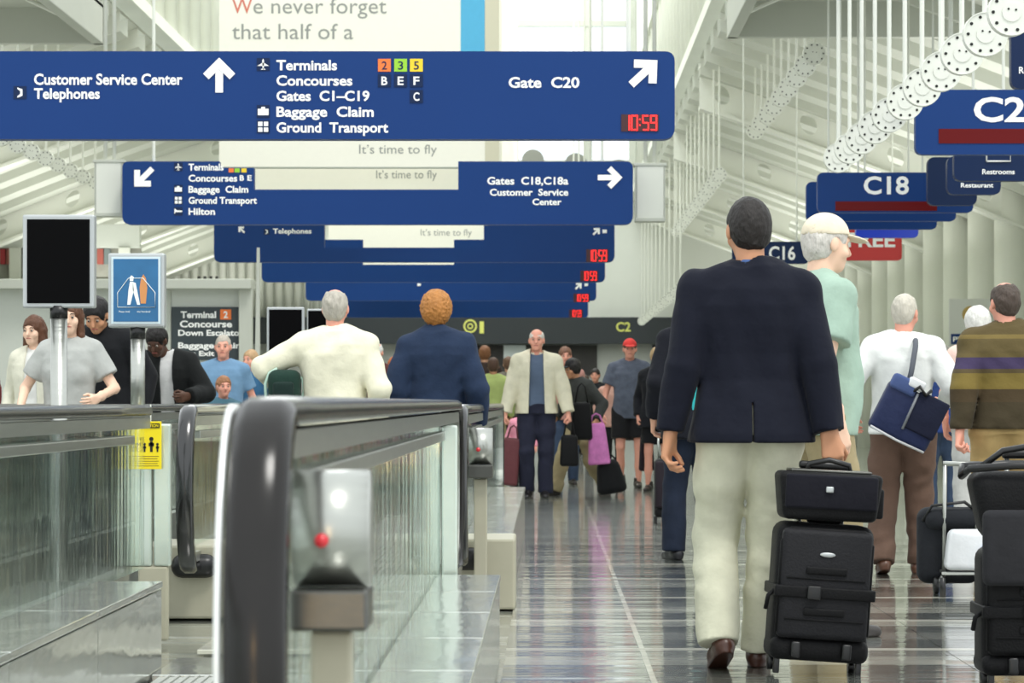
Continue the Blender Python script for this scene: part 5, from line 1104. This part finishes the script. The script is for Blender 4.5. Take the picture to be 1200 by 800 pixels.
t = empty('duffel_bag', (X2-.03, Y2+.16, .04), 0, 'black duffel bag on the cart behind the white bag', 'bag'); rb('bag_body', cloth('soft_black', (34, 36, 40)), (-.02, .02, .21), (.33, .14, .40), t, .06, 5); rb('top_roll', cloth('soft_black', (34, 36, 40)), (.02, -.02, .35), (.34, .16, .11), t, .05, 5)
tube('carry_strap', M_BLACK, [(-.16, -.04, .34), (-.12, -.09, .42), (.05, -.09, .44), (.16, -.04, .36)], .009, t, 6)
# blue bag slung on the back of the white-shirted man
s = 203; X3, Y3 = px(1061, s), F/s-.15
t = empty('shoulder_bag', (X3, Y3, pz(484, s)), 0, 'blue and black shoulder bag slung across the white-shirted man', 'bag'); t.rotation_euler = (0, math.radians(27), 0)
rb('bag_body', M_NVBAG, (0, 0, -.02), (.36, .13, .30), t, .028, 3); rb('flap', cloth('bright_blue_nylon', (72, 88, 132)), (-.10, -.03, .13), (.155, .10, .09), t, .02); rb('front_flap', cloth('navy_flap', (28, 32, 52)), (.09, -.066, .03), (.19, .02, .23), t, .012)
tube('white_piping', mat('pale_piping', (196, 198, 200), .5), [(-.17, -.07, -.165), (.0, -.075, -.172), (.17, -.07, -.165)], .007, t, 6); tube('zip', mat('grey_zip', (120, 124, 130), .4), [(-.01, -.075, .12), (.0, -.078, -.10)], .008, t, 6)
rb('white_patch', mat('white_patch', (220, 222, 224), .6), (-.04, -.05, .165), (.10, .07, .06), t, .015); tube('strap_knot', M_BLACK, [(-.05, -.06, .10), (-.02, -.09, .16), (.03, -.09, .13), (.05, -.07, .17)], .011, t, 6)
Q = Matrix.Rotation(math.radians(-27), 3, 'Y')
tube('shoulder_strap', mat('grey_webbing', (86, 90, 98), .8), [Q @ Vector(p) for p in ((0, -.01, .17), (.02, .0, .26), (.035, .03, .33), (.05, .08, .385), (.06, .16, .42), (.07, .26, .41))], .016, t, 8)
# bags of the cream jacket man
def softbag(X, Y, z, w, h, d, m, label, hl=.1, flare=-.15, name='hand_bag', tilt=0, extra=None):
    t = empty(name, (X, Y, z), 0, label, 'bag'); t.rotation_euler = (0, math.radians(tilt), 0); bm = bmesh.new(); rbox(bm, (0, 0, h/2), (w, d, h), min(w, d, h)*.28, 4)
    for v in bm.verts: v.co.x *= 1+flare*(v.co.z/h)
    bm_obj('bag_body', bm, m, t, True)
    for sy in (-1, 1): tube('handle', m, [(-w*.28, sy*d*.3, h*.97), (-w*.16, sy*.01, h+hl*.8), (0, 0, h+hl), (w*.16, sy*.01, h+hl*.8), (w*.28, sy*d*.3, h*.97)], .009, t, 6)
    return t
wB = manB.root.location; YB = wB.y
softbag(px(595, 112), YB-.05, .13, .20, .50, .12, cloth('maroon_leather', (96, 52, 56), rough=.5), 'tall maroon bag in the hand of the cream jacket man', .13, -.10, tilt=6)
softbag(px(667, 112), YB-.05, .33, .20, .33, .12, M_BNYL, 'black bag hanging from the other hand of the cream jacket man', .15, -.15)
s = 110; softbag(px(702, s), F/s-.25, .34, .24, .44, .10, cloth('pink_purple_bag', (206, 124, 184), var=.4), 'pink and purple shopping bag at the side of the capped woman', .10, -.3, tilt=-4)
softbag(px(681, s), F/s-.28, .60, .24, .40, .14, M_BNYL, 'black shoulder bag in front of the capped woman', .20, -.2)
t = softbag(px(718, s), F/s-.10, .03, .34, .36, .26, cloth('black_duffel', (26, 27, 28)), 'black duffel bag on the floor behind the capped woman', .06, -.35, 'duffel_bag', tilt=-10)
softbag(px(757, 103), F/103-.2, .22, .18, .42, .12, cloth('dark_plum_bag', (44, 36, 42)), 'dark bag carried low by the woman in the black coat', .3, -.25)
suitcase(px(776, 142), F/142, 0, .13, .48, .22, 'narrow dark suitcase beside the person in dark jeans', m=cloth('dark_plum', (40, 34, 40)), detail=False, handle=.2)
s = 205; t = empty('green_backpack', (px(334, s), F/s-.02, .985), 0, 'dark green backpack with a pale rim, propped on the rail by the cream sweater man', 'backpack')
rb('bag_body', cloth('dark_green_nylon', (30, 54, 46)), (0, 0, .10), (.185, .16, .20), t, .05, 5); rb('front_pocket', cloth('darker_green', (24, 42, 38)), (.0, -.085, .075), (.12, .04, .11), t, .02, 4)
tube('pale_rim', mat('pale_rim', (176, 206, 190), .6), [(-.07, -.02, .0), (-.105, -.02, .05), (-.108, -.02, .12), (-.085, -.02, .18), (-.04, -.02, .205)], .010, t, 8); tube('loop', MATS['pale_rim'], [(.06, .02, .17), (.10, 0, .15), (.11, 0, .08), (.09, 0, .02)], .008, t, 6)
s = 150; t = empty('red_case', (px(25, 128), F/128, 0), 0, 'red suitcase seen low through the left glass', 'suitcase', 'rolling suitcases'); rb('case_body', cloth('red_nylon', (168, 44, 64)), (0, 0, .30), (.52, .24, .48), t, .04, 4); rb('top_grip', M_BLACK, (0, 0, .555), (.16, .03, .03), t, .01)
for sx in (-1, 1): cyl('wheel', M_BLACK, (sx*.2-.015, 0, .035), (sx*.2+.015, 0, .035), .035, t, n=14)
print('triangles', sum(len(o.data.loop_triangles) if o.data.loop_triangles else len(o.data.polygons)*2 for o in bpy.data.objects if o.type == 'MESH'), 'objects', len(bpy.data.objects))
